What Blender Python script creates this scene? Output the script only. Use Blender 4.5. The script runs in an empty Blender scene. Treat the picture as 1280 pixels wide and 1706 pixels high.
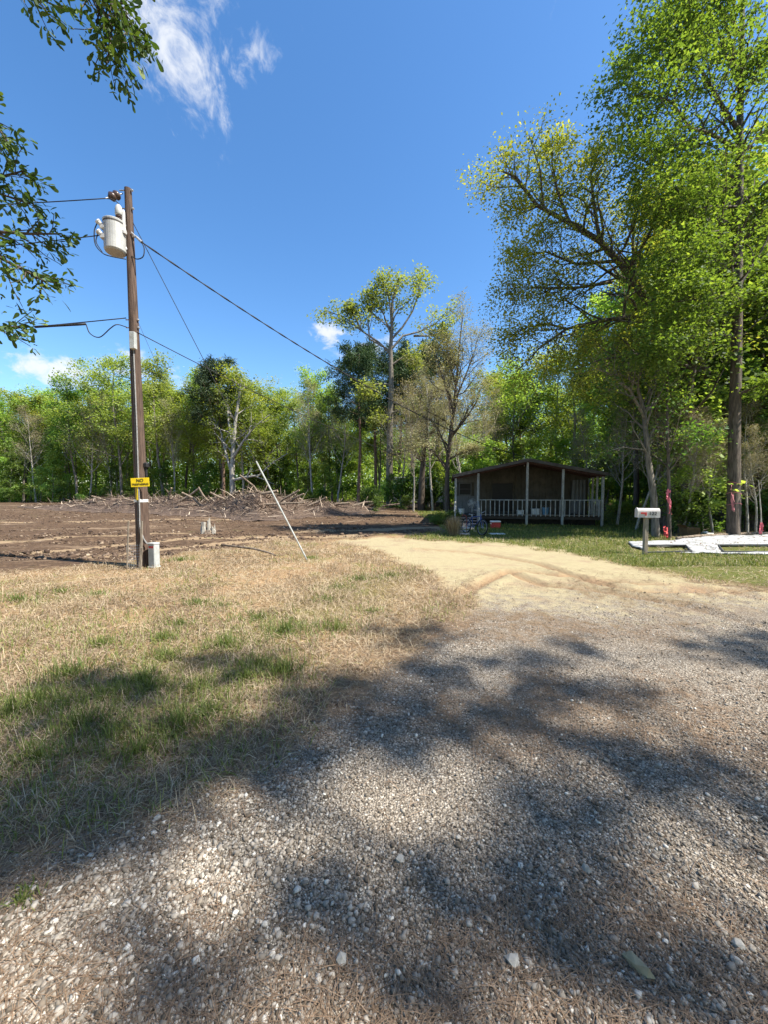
import bpy, math, random
import numpy as np
from mathutils import Vector, Matrix

# ------------------------------------------------------------------ camera
SC = bpy.context.scene
COL = SC.collection
CAM_H = 1.6
FPX = 641.0                      # focal length in photograph pixels (1280 wide)
PITCH = math.radians(2.947)
cam_d = bpy.data.cameras.new('camera')
cam_d.sensor_fit = 'HORIZONTAL'; cam_d.sensor_width = 36.0
cam_d.lens = FPX / 1280.0 * 36.0
cam_d.clip_start = 0.05; cam_d.clip_end = 6000
cam = bpy.data.objects.new('camera', cam_d)
cam.location = (0, 0, CAM_H)
cam.rotation_euler = (math.pi / 2 - PITCH, 0, 0)
COL.objects.link(cam); SC.camera = cam

# ------------------------------------------------------------------ sky, sun, exposure
SUN_EL = math.radians(55); SUN_BACK = math.radians(19)
S = np.array([math.cos(SUN_EL) * math.cos(SUN_BACK), -math.cos(SUN_EL) * math.sin(SUN_BACK), math.sin(SUN_EL)])
SC.view_settings.view_transform = 'Standard'; SC.view_settings.look = 'None'
SC.view_settings.gamma = 1.0; SC.view_settings.use_curve_mapping = False
SC.view_settings.exposure = 1.2
SC.cycles.use_denoising = True
SC.cycles.max_bounces = 8; SC.cycles.diffuse_bounces = 4; SC.cycles.transmission_bounces = 5
SC.cycles.sample_clamp_indirect = 6.0

def ray(px, py):
    xc = (px - 640) / FPX; yc = -(py - 853) / FPX
    cp, sp = math.cos(PITCH), math.sin(PITCH)
    return np.array([xc, cp + yc * sp, -sp + yc * cp])
def at(px, py, Y):
    d = ray(px, py); return np.array([0, 0, CAM_H]) + d * (Y / d[1])
def gr(px, py, z=0.0):
    d = ray(px, py); return np.array([0, 0, CAM_H]) + d * ((z - CAM_H) / d[2])

class G:
    """small helper to write node trees"""
    def __init__(s, nt): s.nt = nt; nt.nodes.clear()
    def n(s, t, **k):
        nd = s.nt.nodes.new(t)
        for a, b in k.items(): setattr(nd, a, b)
        return nd
    def l(s, a, b): s.nt.links.new(a, b)
    def put(s, sock, v):
        if hasattr(v, 'is_output'): s.l(v, sock)
        elif isinstance(v, (tuple, list, np.ndarray)) and len(v) == 3 and sock.type == 'RGBA': sock.default_value = (*v, 1)
        else: sock.default_value = v
    def math(s, op, a, b=None, c=None, clamp=False):
        nd = s.n('ShaderNodeMath', operation=op, use_clamp=clamp)
        s.put(nd.inputs[0], a)
        if b is not None: s.put(nd.inputs[1], b)
        if c is not None: s.put(nd.inputs[2], c)
        return nd.outputs[0]
    def vm(s, op, a, b=None):
        nd = s.n('ShaderNodeVectorMath', operation=op)
        s.put(nd.inputs[0], a)
        if b is not None: s.put(nd.inputs[1], b)
        return nd.outputs['Value'] if op in ('DOT_PRODUCT', 'LENGTH', 'DISTANCE') else nd.outputs[0]
    def mix(s, f, a, b, mode='MIX'):
        nd = s.n('ShaderNodeMix', data_type='RGBA', blend_type=mode)
        s.put(nd.inputs[0], f); s.put(nd.inputs[6], a); s.put(nd.inputs[7], b)
        return nd.outputs[2]
    def noise(s, vec, scale, detail=4, rough=0.55, dist=0.0):
        nd = s.n('ShaderNodeTexNoise'); s.l(vec, nd.inputs['Vector'])
        nd.inputs['Scale'].default_value = scale; nd.inputs['Detail'].default_value = detail
        nd.inputs['Roughness'].default_value = rough; nd.inputs['Distortion'].default_value = dist
        return nd.outputs['Fac']
    def voro(s, vec, scale, feature='F1', out='Distance'):
        nd = s.n('ShaderNodeTexVoronoi', feature=feature); s.l(vec, nd.inputs['Vector'])
        nd.inputs['Scale'].default_value = scale
        return nd.outputs[out]
    def sm(s, v, lo, hi):
        nd = s.n('ShaderNodeMapRange', interpolation_type='SMOOTHSTEP', clamp=True)
        s.put(nd.inputs[0], v); nd.inputs[1].default_value = lo; nd.inputs[2].default_value = hi
        return nd.outputs[0]
    def ramp(s, f, stops):
        nd = s.n('ShaderNodeValToRGB'); s.put(nd.inputs[0], f); e = nd.color_ramp.elements
        while len(e) < len(stops): e.new(0.5)
        for i, (p, c) in enumerate(stops): e[i].position = p; e[i].color = (*c, 1)
        return nd.outputs[0]
    def attr(s, name, out='Fac'):
        return s.n('ShaderNodeAttribute', attribute_name=name).outputs[out]
    def scale(s, vec, v):
        nd = s.n('ShaderNodeVectorMath', operation='MULTIPLY'); s.l(vec, nd.inputs[0]); nd.inputs[1].default_value = v
        return nd.outputs[0]

W = bpy.data.worlds.new('World'); SC.world = W; W.use_nodes = True
g = G(W.node_tree)
sky = g.n('ShaderNodeTexSky', sky_type='NISHITA')
sky.sun_disc = False; sky.sun_elevation = SUN_EL; sky.sun_rotation = math.pi / 2 + SUN_BACK
sky.altitude = 100; sky.air_density = 1.0; sky.dust_density = 0.4; sky.ozone_density = 2.6
SKY_STRENGTH = 0.12
skyc = g.n('ShaderNodeHueSaturation'); skyc.inputs['Saturation'].default_value = 1.22; skyc.inputs['Value'].default_value = .96
g.l(sky.outputs[0], skyc.inputs['Color'])
dirv = g.n('ShaderNodeTexCoord').outputs['Generated']
# wisps of cloud: each an elongated veil of noise around one direction of the sky
WISPS = [  # px, py, half length (rad), half width (rad), angle of the long axis, density
    (255, 25, .17, .075, 62, 1.12), (318, 105, .09, .060, 55, 1.08), (345, 10, .12, .06, 75, .75), (285, 160, .07, .05, 70, .65),
    (425, 92, .06, .04, -35, 1.0), (515, 50, .06, .03, -30, .3), (95, 620, .10, .034, 4, 1.15), (205, 608, .09, .04, 0, .95),
    (545, 556, .055, .035, -15, 1.0), (600, 580, .09, .05, 0, .9), (285, 630, .07, .05, 0, .6), (780, 560, .06, .03, 0, .5), (930, 10, .05, .02, -60, .25)]
def sky_axes(px, py, ang):
    c = ray(px, py); c /= np.linalg.norm(c)
    rt = np.cross(c, (0, 0, 1)); rt /= np.linalg.norm(rt); up = np.cross(rt, c); a = math.radians(ang)
    return c, rt * math.cos(a) - up * math.sin(a), rt * math.sin(a) + up * math.cos(a)
c0, s1, s2 = sky_axes(300, 100, 58)
cmb = g.n('ShaderNodeCombineXYZ')
g.l(g.math('MULTIPLY', g.vm('DOT_PRODUCT', dirv, tuple(s1)), .75), cmb.inputs[0]); g.l(g.vm('DOT_PRODUCT', dirv, tuple(s2)), cmb.inputs[1]); g.l(g.vm('DOT_PRODUCT', dirv, tuple(c0)), cmb.inputs[2])
fA = g.math('ADD', g.math('MULTIPLY', g.noise(cmb.outputs[0], 13.0, 10, .66, 1.4), .7), g.math('MULTIPLY', g.noise(cmb.outputs[0], 60.0, 5, .6, .5), .3))
fB = g.noise(g.scale(dirv, (1, 1, 1.5)), 22.0, 8, .6, .3)
def veil(items, nz, lo, hi):
    cl = None
    for (px, py, ra, rb, ang, den) in items:
        c, e1, e2 = sky_axes(px, py, ang); e1 = e1 / ra; e2 = e2 / rb
        dd = g.vm('SUBTRACT', dirv, tuple(c))
        u = g.vm('DOT_PRODUCT', dd, tuple(e1)); v = g.vm('DOT_PRODUCT', dd, tuple(e2))
        front = g.math('GREATER_THAN', g.vm('DOT_PRODUCT', dirv, tuple(c)), 0.5)
        rr = g.math('SQRT', g.math('ADD', g.math('MULTIPLY', u, u), g.math('MULTIPLY', v, v)))
        m = g.math('MULTIPLY', g.math('MULTIPLY', g.sm(rr, 1.5, 0.0), front), den)
        cl = m if cl is None else g.math('MAXIMUM', cl, m)
    t = g.math('SUBTRACT', nz, g.math('MULTIPLY', g.math('SUBTRACT', 1.0, cl), .34))
    return g.math('MULTIPLY', g.sm(t, lo, hi), g.sm(cl, .02, .4))
fac = g.math('MAXIMUM', g.math('MULTIPLY', veil(WISPS[:6] + WISPS[-1:], fA, .33, .66), .85), g.math('MULTIPLY', veil(WISPS[6:-1], fB, .30, .58), .9))
skymix = g.mix(fac, skyc.outputs[0], (3.7, 3.8, 3.95))
bgn = g.n('ShaderNodeBackground'); g.l(skymix, bgn.inputs[0]); bgn.inputs[1].default_value = SKY_STRENGTH
wo = g.n('ShaderNodeOutputWorld'); g.l(bgn.outputs[0], wo.inputs[0])

sun_d = bpy.data.lights.new('sun', 'SUN'); sun_d.energy = 5.0; sun_d.angle = math.radians(0.55); sun_d.color = (1.0, .94, .83)
sun = bpy.data.objects.new('sun', sun_d); COL.objects.link(sun)
sun.rotation_euler = Vector(-S).to_track_quat('-Z', 'Y').to_euler(); sun.location = (20, -8, 30)

# ------------------------------------------------------------------ helpers
RNG = np.random.default_rng(7)
def lin(h):
    h = h.lstrip('#'); c = [int(h[i:i + 2], 16) / 255 for i in (0, 2, 4)]
    return tuple(x / 12.92 if x <= .04045 else ((x + .055) / 1.055) ** 2.4 for x in c)
def norm(v):
    v = np.asarray(v, float); return v / (np.linalg.norm(v) + 1e-12)

def hash2(ix, iy, seed):
    h = (ix.astype(np.int64) * 374761393 + iy.astype(np.int64) * 668265263 + seed * 1442695041) & 0x7fffffff
    h = ((h ^ (h >> 13)) * 1274126177) & 0x7fffffff
    return ((h ^ (h >> 16)) & 0xffff) / 65535.0
def vn(x, y, seed=0):
    x = np.asarray(x, float); y = np.asarray(y, float)
    ix = np.floor(x); iy = np.floor(y); fx = x - ix; fy = y - iy
    fx = fx * fx * (3 - 2 * fx); fy = fy * fy * (3 - 2 * fy)
    a = hash2(ix, iy, seed); b = hash2(ix + 1, iy, seed); c = hash2(ix, iy + 1, seed); d = hash2(ix + 1, iy + 1, seed)
    return (a * (1 - fx) + b * fx) * (1 - fy) + (c * (1 - fx) + d * fx) * fy
def fbm(x, y, seed=0, o=4):
    s = 0; a = .5
    for i in range(o): s = s + a * vn(x * 2 ** i, y * 2 ** i, seed + i * 17); a *= .5
    return s / (1 - .5 ** o)
def sst(v, lo, hi):
    t = np.clip((v - lo) / (hi - lo), 0, 1); return t * t * (3 - 2 * t)

def poly_sd(x, y, P):
    """signed distance to polygon, positive inside"""
    x = np.asarray(x, float); y = np.asarray(y, float)
    P = np.asarray(P, float); d = np.full(x.shape, 1e18); ins = np.zeros(x.shape, bool)
    for i in range(len(P)):
        a = P[i]; b = P[(i + 1) % len(P)]
        e = b - a; wx = x - a[0]; wy = y - a[1]
        t = np.clip((wx * e[0] + wy * e[1]) / (e @ e + 1e-12), 0, 1)
        d = np.minimum(d, (wx - e[0] * t) ** 2 + (wy - e[1] * t) ** 2)
        c = ((a[1] > y) != (b[1] > y)) & (x < (b[0] - a[0]) * (y - a[1]) / (b[1] - a[1] + 1e-12) + a[0])
        ins ^= c
    d = np.sqrt(d); return np.where(ins, d, -d)

def gp(*pts): return [tuple(gr(px, py)[:2]) for px, py in pts]
# the gravel drive: near mouth, left edge, bend towards the clearing, far edge by the lawn
DRIVE = [(-6, -8), (-5, .2)] + gp((-60, 1475), (90, 1432), (250, 1372), (400, 1292), (520, 1205), (620, 1120), (705, 1062),
         (770, 1012), (755, 975), (705, 948), (650, 925), (600, 910), (560, 901), (640, 895), (740, 899), (850, 908), (960, 924), (1080, 950),
         (1180, 966), (1290, 985)) + [(20, 5.6), (30, 2), (30, -8)]
DIRT = gp((-900, 985), (-200, 962), (30, 955), (130, 950), (210, 935), (330, 920), (470, 903), (560, 899), (640, 893), (720, 886), (750, 878)) + \
       [(3.0, 17.5), (3.2, 24), (2.6, 31), (-2, 48), (-14, 58), (-75, 60), (-75, 10)]
FOREST_EDGE = [(9.2, 13.3), (40, 13.3), (120, 20), (400, 60), (400, 600), (-400, 600), (-400, 70), (-80, 60), (-30, 57), (-8, 52), (-1, 44), (2, 34), (12, 32), (20, 31)]

def masks(x, y):
    x = np.asarray(x, float); y = np.asarray(y, float)
    n = (fbm(x * .9, y * .9, 5) - .5); n2 = (fbm(x * 3.1, y * 3.1, 9) - .5)
    sc = np.clip(y / 6.0, .35, 2.0)
    dr = poly_sd(x, y, DRIVE) + (n * .9 + n2 * .5) * sc
    di = poly_sd(x, y, DIRT) + (n * 1.6 + n2 * .8)
    fo = poly_sd(x, y, FOREST_EDGE) + n * 2.5
    drive = sst(dr, -.28, .28); dirt = sst(di, -.5, .5); forest = sst(fo, -1.0, 1.0)
    return drive, dirt * (1 - drive), forest * (1 - dirt) * (1 - drive), dr, di, fo

TR = [gp((1290, 1000), (1150, 978), (1000, 968), (900, 955), (850, 952), (815, 965), (770, 990)),
      gp((1290, 1050), (1150, 1010), (1000, 985), (905, 975), (850, 955)),
      gp((1290, 985), (1180, 985), (1060, 985), (980, 968), (900, 940), (800, 922), (700, 915))]
def line_d(x, y, P):
    d = np.full(np.shape(x), 1e18)
    for i in range(len(P) - 1):
        a = np.array(P[i]); e = np.array(P[i + 1]) - a
        wx = x - a[0]; wy = y - a[1]
        t = np.clip((wx * e[0] + wy * e[1]) / (e @ e), 0, 1)
        d = np.minimum(d, (wx - e[0] * t) ** 2 + (wy - e[1] * t) ** 2)
    return np.sqrt(d)
def gz(x, y):
    """height of the ground in metres"""
    x = np.asarray(x, float); y = np.asarray(y, float)
    drive, dirt, forest, dr, di, fo = masks(x, y)
    r = np.hypot(x, y)
    z = .05 * (fbm(x * .35, y * .35, 31, 3) - .5)
    z = z + (1 - drive) * .045 * (fbm(x * 1.7, y * 1.7, 32, 3) - .45)
    z = z + dirt * .20 * (fbm(x * .8, y * 1.3, 33, 4) - .5) * sst(y, 9, 14)
    z = z + drive * .016 * (fbm(x * 2.5, y * 2.5, 36, 3) - .5)
    z = z + dirt * sst(y, 26, 36) * .18
    for t in TR: 
        d = line_d(x, y, t); z = z - drive * .05 * np.exp(-(d / .11) ** 2) + drive * .03 * np.exp(-((d - .2) / .08) ** 2)
    z = z * np.clip(1 - (r - 60) / 40, 0, 1)
    return z
def gz1(x, y): return float(gz(np.array([x]), np.array([y]))[0])

MAT = {}
def new_mat(name):
    m = bpy.data.materials.new(name); m.use_nodes = True; MAT[name] = m
    return m, G(m.node_tree)
def out(gn, shader): o = gn.n('ShaderNodeOutputMaterial'); gn.l(shader, o.inputs[0]); return o
def pbsdf(gn, col, rough=.8, metal=0.0, spec=.3, normal=None):
    b = gn.n('ShaderNodeBsdfPrincipled'); gn.put(b.inputs['Base Color'], col); gn.put(b.inputs['Roughness'], rough)
    b.inputs['Metallic'].default_value = metal; b.inputs['Specular IOR Level'].default_value = spec
    if normal is not None: gn.l(normal, b.inputs['Normal'])
    return b.outputs[0]
def bump(gn, h, strength=.5, dist=.02):
    b = gn.n('ShaderNodeBump'); b.inputs['Strength'].default_value = strength; b.inputs['Distance'].default_value = dist
    gn.l(h, b.inputs['Height']); return b.outputs[0]
def simple(name, c0, c1, scale=6, stretch=(1, 1, 1), rough=.8, metal=0.0, spec=.25, bumps=.3, bdist=.01, dirtc=None, dirta=.4, dscale=1.5):
    """two-tone worn surface with grain, relief and stains"""
    m, q = new_mat(name)
    co = q.n('ShaderNodeTexCoord').outputs['Object']
    v = q.scale(co, stretch)
    f = q.noise(v, scale, 6, .6)
    col = q.mix(q.sm(f, .3, .7), c0, c1)
    if dirtc is not None:
        st = q.noise(co, dscale, 5, .65)
        col = q.mix(q.math('MULTIPLY', q.sm(st, .48, .72), dirta), col, dirtc)
    ro = q.math('ADD', q.math('MULTIPLY', f, .2), rough - .1, clamp=True)
    out(q, pbsdf(q, col, ro, metal, spec, bump(q, f, bumps, bdist)))
    return m

simple('pole_wood', (.05, .033, .025), (.135, .09, .068), 9, (6, 6, .35), .85, bumps=.8, bdist=.012, dirtc=(.06, .045, .035), dirta=.7, dscale=1.2)
simple('bark_grey', (.085, .075, .06), (.24, .21, .175), 5, (3, 3, .6), .9, bumps=.9, bdist=.04, dirtc=(.10, .11, .06), dirta=.35)
simple('bark_dark', (.05, .04, .032), (.15, .12, .095), 5, (3, 3, .6), .9, bumps=.9, bdist=.04, dirtc=(.08, .085, .05), dirta=.35)
simple('bark_pale', (.20, .18, .15), (.46, .43, .37), 4, (2.5, 2.5, .8), .9, bumps=.7, bdist=.03, dirtc=(.12, .1, .08), dirta=.5)
simple('bark_pine', (.10, .06, .042), (.24, .16, .115), 4, (3, 3, .5), .9, bumps=1.0, bdist=.05)
simple('log_wood', (.09, .065, .047), (.32, .255, .19), 6, (3, 3, .6), .9, bumps=.6, bdist=.02, dirtc=(.09, .06, .045), dirta=.8, dscale=2)
simple('log_end', (.26, .185, .115), (.40, .30, .195), 12, (1, 1, 1), .85, bumps=.3)
simple('transformer_paint', (.34, .34, .325), (.45, .45, .43), 3, (1, 1, 1), .45, spec=.45, bumps=.05, dirtc=(.3, .27, .22), dirta=.35, dscale=4)
simple('porcelain', (.45, .44, .42), (.6, .59, .56), 8, rough=.3, spec=.5, bumps=.02)
simple('brown_glaze', (.05, .03, .025), (.09, .055, .04), 8, rough=.3, spec=.5, bumps=.02)
simple('galvanised', (.32, .33, .34), (.52, .53, .54), 14, rough=.5, metal=.6, bumps=.05, dirtc=(.2, .15, .1), dirta=.3)
simple('cable_black', (.012, .012, .013), (.03, .03, .032), 30, rough=.6, bumps=.1, bdist=.002)
simple('cable_grey', (.18, .18, .18), (.32, .32, .31), 30, rough=.6, bumps=.1, bdist=.002)
simple('sign_yellow', (.80, .56, .01), (.86, .64, .02), 5, rough=.5, bumps=.03, dirtc=(.6, .42, .04), dirta=.3, dscale=9)
simple('ink_black', (.012, .012, .012), (.025, .025, .025), 30, rough=.6, bumps=0)
simple('box_grey', (.33, .345, .33), (.43, .445, .43), 5, rough=.5, spec=.4, bumps=.05, dirtc=(.3, .27, .22), dirta=.5, dscale=7)
simple('plastic_red', (.38, .035, .03), (.50, .05, .04), 5, rough=.45, bumps=.05, dirtc=(.25, .05, .04), dirta=.4)
simple('plastic_white', (.62, .61, .58), (.75, .74, .71), 5, rough=.45, bumps=.05, dirtc=(.4, .36, .3), dirta=.5, dscale=5)
simple('plastic_blue', (.10, .22, .33), (.16, .30, .40), 5, rough=.45, bumps=.05)
simple('weathered_white', (.22, .22, .205), (.40, .40, .375), 9, (4, 4, .8), .8, bumps=.4, bdist=.006, dirtc=(.16, .13, .10), dirta=.7, dscale=3)
simple('weathered_wood', (.16, .13, .10), (.33, .28, .22), 9, (5, 5, .7), .85, bumps=.5, bdist=.006, dirtc=(.08, .06, .05), dirta=.5)
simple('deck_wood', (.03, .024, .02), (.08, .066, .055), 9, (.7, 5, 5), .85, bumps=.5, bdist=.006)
simple('tread_wood', (.34, .25, .21), (.50, .39, .34), 9, (.7, 5, 5), .85, bumps=.5, bdist=.006, dirtc=(.2, .14, .1), dirta=.5)
simple('wall_beige_shaded', (.045, .04, .03), (.07, .062, .048), 3, (3, 3, 1), .8, bumps=.2, dirtc=(.12, .1, .08), dirta=.6, dscale=1.3)
simple('wall_grey_lit', (.10, .105, .105), (.15, .155, .155), 3, (3, 3, 1), .8, bumps=.2, dirtc=(.14, .13, .11), dirta=.5, dscale=1.3)
simple('roof_metal', (.07, .06, .055), (.15, .13, .12), 4, (1, .5, 1), .6, metal=.2, bumps=.1, dirtc=(.13, .07, .045), dirta=.8, dscale=1.4)
simple('roof_board', (.04, .02, .017), (.075, .038, .032), 6, (4, .6, 1), .85, bumps=.3)
simple('fascia', (.05, .045, .04), (.10, .09, .085), 6, (.6, 4, 4), .8, bumps=.3)
simple('underdeck_shade', (.02, .018, .016), (.04, .036, .032), 6, rough=.9, bumps=.2)
simple('curtain', (.10, .10, .095), (.17, .17, .16), 5, (6, 6, .6), .9, bumps=.3, bdist=.02)
simple('tyre', (.012, .012, .012), (.03, .03, .03), 20, rough=.85, bumps=.3, bdist=.004)
simple('bike_blue', (.02, .04, .14), (.03, .06, .2), 6, rough=.4, spec=.5, bumps=.02)
simple('chrome', (.25, .25, .26), (.36, .36, .37), 10, rough=.3, metal=.9, bumps=.02)
simple('rust_red', (.20, .045, .03), (.32, .08, .05), 9, rough=.8, bumps=.2)
simple('paver', (.46, .36, .32), (.60, .49, .44), 6, rough=.9, bumps=.4, dirtc=(.3, .23, .18), dirta=.6, dscale=3)
simple('panel_white', (.33, .335, .345), (.46, .465, .47), 4, rough=.55, bumps=.5, bdist=.05, dirtc=(.12, .115, .10), dirta=.8, dscale=3.2)
simple('panel_edge', (.04, .045, .05), (.09, .09, .10), 6, rough=.7, bumps=.1)
simple('mailbox_white', (.42, .39, .375), (.54, .51, .49), 6, rough=.5, bumps=.05, dirtc=(.45, .33, .3), dirta=.5, dscale=8)
simple('tape_pink', (.50, .10, .13), (.62, .16, .19), 6, (1, 1, 3), .6, bumps=.1)
simple('tape_faded', (.36, .12, .13), (.46, .18, .19), 6, (1, 1, 3), .7, bumps=.1)
simple('tape_red', (.44, .045, .045), (.56, .075, .07), 6, (1, 1, 3), .6, bumps=.1)
simple('cardboard', (.10, .06, .025), (.16, .10, .045), 6, rough=.9, bumps=.2)
simple('concrete', (.24, .22, .185), (.37, .345, .30), 7, rough=.9, bumps=.5, bdist=.015, dirtc=(.25, .2, .15), dirta=.5, dscale=4)
simple('stone_white', (.26, .24, .21), (.42, .395, .35), 14, rough=.9, bumps=.4, bdist=.006)
simple('stone_yellow', (.24, .20, .13), (.36, .31, .21), 14, rough=.9, bumps=.4, bdist=.006)
simple('trailer_white', (.55, .55, .54), (.66, .66, .65), 2, rough=.6, bumps=.1, dirtc=(.4, .38, .34), dirta=.5)
m, q = new_mat('glass_dark')
co = q.n('ShaderNodeTexCoord').outputs['Object']
out(q, pbsdf(q, q.mix(q.noise(co, 3), (.006, .006, .007), (.016, .016, .017)), .35, 0, .15))

def leaf_mat(name, stops, trans=.55, spread=.06, gain=1.0):
    m, q = new_mat(name)
    lc = q.attr('lc')
    oi = q.n('ShaderNodeObjectInfo').outputs['Random']
    f = q.math('ADD', q.math('MULTIPLY', lc, .8), q.math('MULTIPLY', oi, .2), clamp=True)
    col = q.ramp(f, [(p_, tuple(c_ * gain for c_ in k_)) for p_, k_ in stops])
    hs = q.n('ShaderNodeHueSaturation'); q.l(col, hs.inputs['Color'])
    q.l(q.math('ADD', .5 - spread / 2, q.math('MULTIPLY', oi, spread)), hs.inputs['Hue'])
    q.l(q.math('ADD', .86, q.math('MULTIPLY', oi, .28)), hs.inputs['Value'])
    d = q.n('ShaderNodeBsdfDiffuse'); q.l(hs.outputs[0], d.inputs[0])
    t = q.n('ShaderNodeBsdfTranslucent')
    q.l(q.mix(1.0, hs.outputs[0], (1.25, 1.3, .55), 'MULTIPLY'), t.inputs[0])
    gl = q.n('ShaderNodeBsdfGlossy'); gl.inputs['Roughness'].default_value = .6; gl.inputs[0].default_value = (.8, .85, .9, 1)
    m1 = q.n('ShaderNodeMixShader'); m1.inputs[0].default_value = trans; q.l(d.outputs[0], m1.inputs[1]); q.l(t.outputs[0], m1.inputs[2])
    m2 = q.n('ShaderNodeMixShader'); m2.inputs[0].default_value = .022; q.l(m1.outputs[0], m2.inputs[1]); q.l(gl.outputs[0], m2.inputs[2])
    out(q, m2.outputs[0]); return m
leaf_mat('leaf_spring', [(0, (.052, .078, .018)), (.5, (.11, .145, .032)), (1, (.19, .22, .06))], gain=2.5)
leaf_mat('leaf_yellow', [(0, (.055, .072, .014)), (.5, (.125, .14, .026)), (1, (.26, .235, .042))], gain=2.3)
leaf_mat('leaf_oak', [(0, (.035, .06, .012)), (.5, (.075, .115, .022)), (1, (.16, .20, .04))], gain=1.9)
leaf_mat('leaf_backlit', [(0, (.03, .05, .010)), (.6, (.065, .10, .02)), (1, (.17, .20, .04))], .30)  # oak leaf colour darkened to look backlit against the sky
leaf_mat('leaf_deep', [(0, (.028, .055, .012)), (.5, (.06, .10, .02)), (1, (.12, .165, .035))], gain=1.65)
leaf_mat('leaf_pale', [(0, (.10, .14, .035)), (.5, (.18, .225, .06)), (1, (.28, .31, .10))], gain=1.5)
leaf_mat('leaf_bud', [(0, (.12, .10, .06)), (.5, (.20, .17, .10)), (1, (.27, .25, .14))], .25, gain=1.6)
leaf_mat('needle_pine', [(0, (.012, .026, .010)), (.6, (.03, .05, .018)), (1, (.065, .085, .03))], .12, .03, gain=1.5)
leaf_mat('straw', [(0, (.10, .069, .046)), (.3, (.28, .207, .137)), (.65, (.44, .345, .23)), (1, (.60, .51, .365))], .2, .0)
leaf_mat('grass_green', [(0, (.07, .10, .022)), (.5, (.15, .19, .04)), (1, (.36, .34, .11))], .3, .0)
leaf_mat('lawn_mixed', [(0, (.05, .075, .015)), (.5, (.10, .135, .025)), (.8, (.20, .21, .05)), (1, (.34, .28, .11))], .3, .0)
leaf_mat('needle_litter', [(0, (.075, .048, .03)), (.5, (.155, .10, .062)), (1, (.28, .19, .12))], .05, .0)
leaf_mat('twigs', [(0, (.03, .021, .016)), (.5, (.10, .07, .05)), (.8, (.24, .18, .13)), (1, (.50, .41, .31))], .0, .0)
m, q = new_mat('gravel_stone')
lc = q.attr('lc'); co = q.n('ShaderNodeTexCoord').outputs['Object']
col = q.ramp(lc, [(0, (.08, .067, .052)), (.3, (.20, .173, .142)), (.6, (.34, .305, .26)), (.9, (.50, .46, .40)), (1, (.64, .60, .53))])
col = q.mix(q.math('MULTIPLY', q.sm(q.noise(co, 90, 3), .45, .7), .5), col, (.20, .15, .105))
out(q, pbsdf(q, col, .9, 0, .15))

# ------------------------------------------------------------------ mesh building
ORG = {}
def mesh_obj(name, verts, faces, mat, parent=None, origin=None, smooth=False, lc=None):
    verts = np.asarray(verts, float)
    if parent is not None: o0 = ORG[parent.name]
    elif origin is not None: o0 = np.asarray(origin, float)
    else: o0 = np.zeros(3)
    me = bpy.data.meshes.new(name)
    v = verts - o0
    if isinstance(faces, np.ndarray):
        nf, k = faces.shape
        me.vertices.add(len(v)); me.vertices.foreach_set('co', v.astype(np.float32).ravel())
        me.loops.add(nf * k); me.loops.foreach_set('vertex_index', faces.astype(np.int32).ravel())
        me.polygons.add(nf); me.polygons.foreach_set('loop_start', (np.arange(nf) * k).astype(np.int32))
        me.update(calc_edges=True)
    else:
        me.from_pydata(v.tolist(), [], faces); me.update()
    if smooth: me.polygons.foreach_set('use_smooth', np.ones(len(me.polygons), bool))
    if lc is not None:
        a = me.attributes.new('lc', 'FLOAT', 'FACE'); a.data.foreach_set('value', np.asarray(lc, np.float32))
    if mat is not None: me.materials.append(MAT[mat])
    ob = bpy.data.objects.new(name, me); COL.objects.link(ob)
    if parent is not None: ob.parent = parent
    elif origin is not None: ob.location = o0
    ORG[ob.name] = o0
    return ob
def tag(o, label=None, cat=None, group=None, kind=None):
    if label: o['label'] = label
    if cat: o['category'] = cat
    if group: o['group'] = group
    if kind: o['kind'] = kind
    return o
def thing(name, loc, label, cat, group=None):
    o = bpy.data.objects.new(name, None); o.empty_display_size = .2; COL.objects.link(o)
    o.location = tuple(loc); ORG[o.name] = np.asarray(loc, float)
    return tag(o, label, cat, group)

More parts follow.
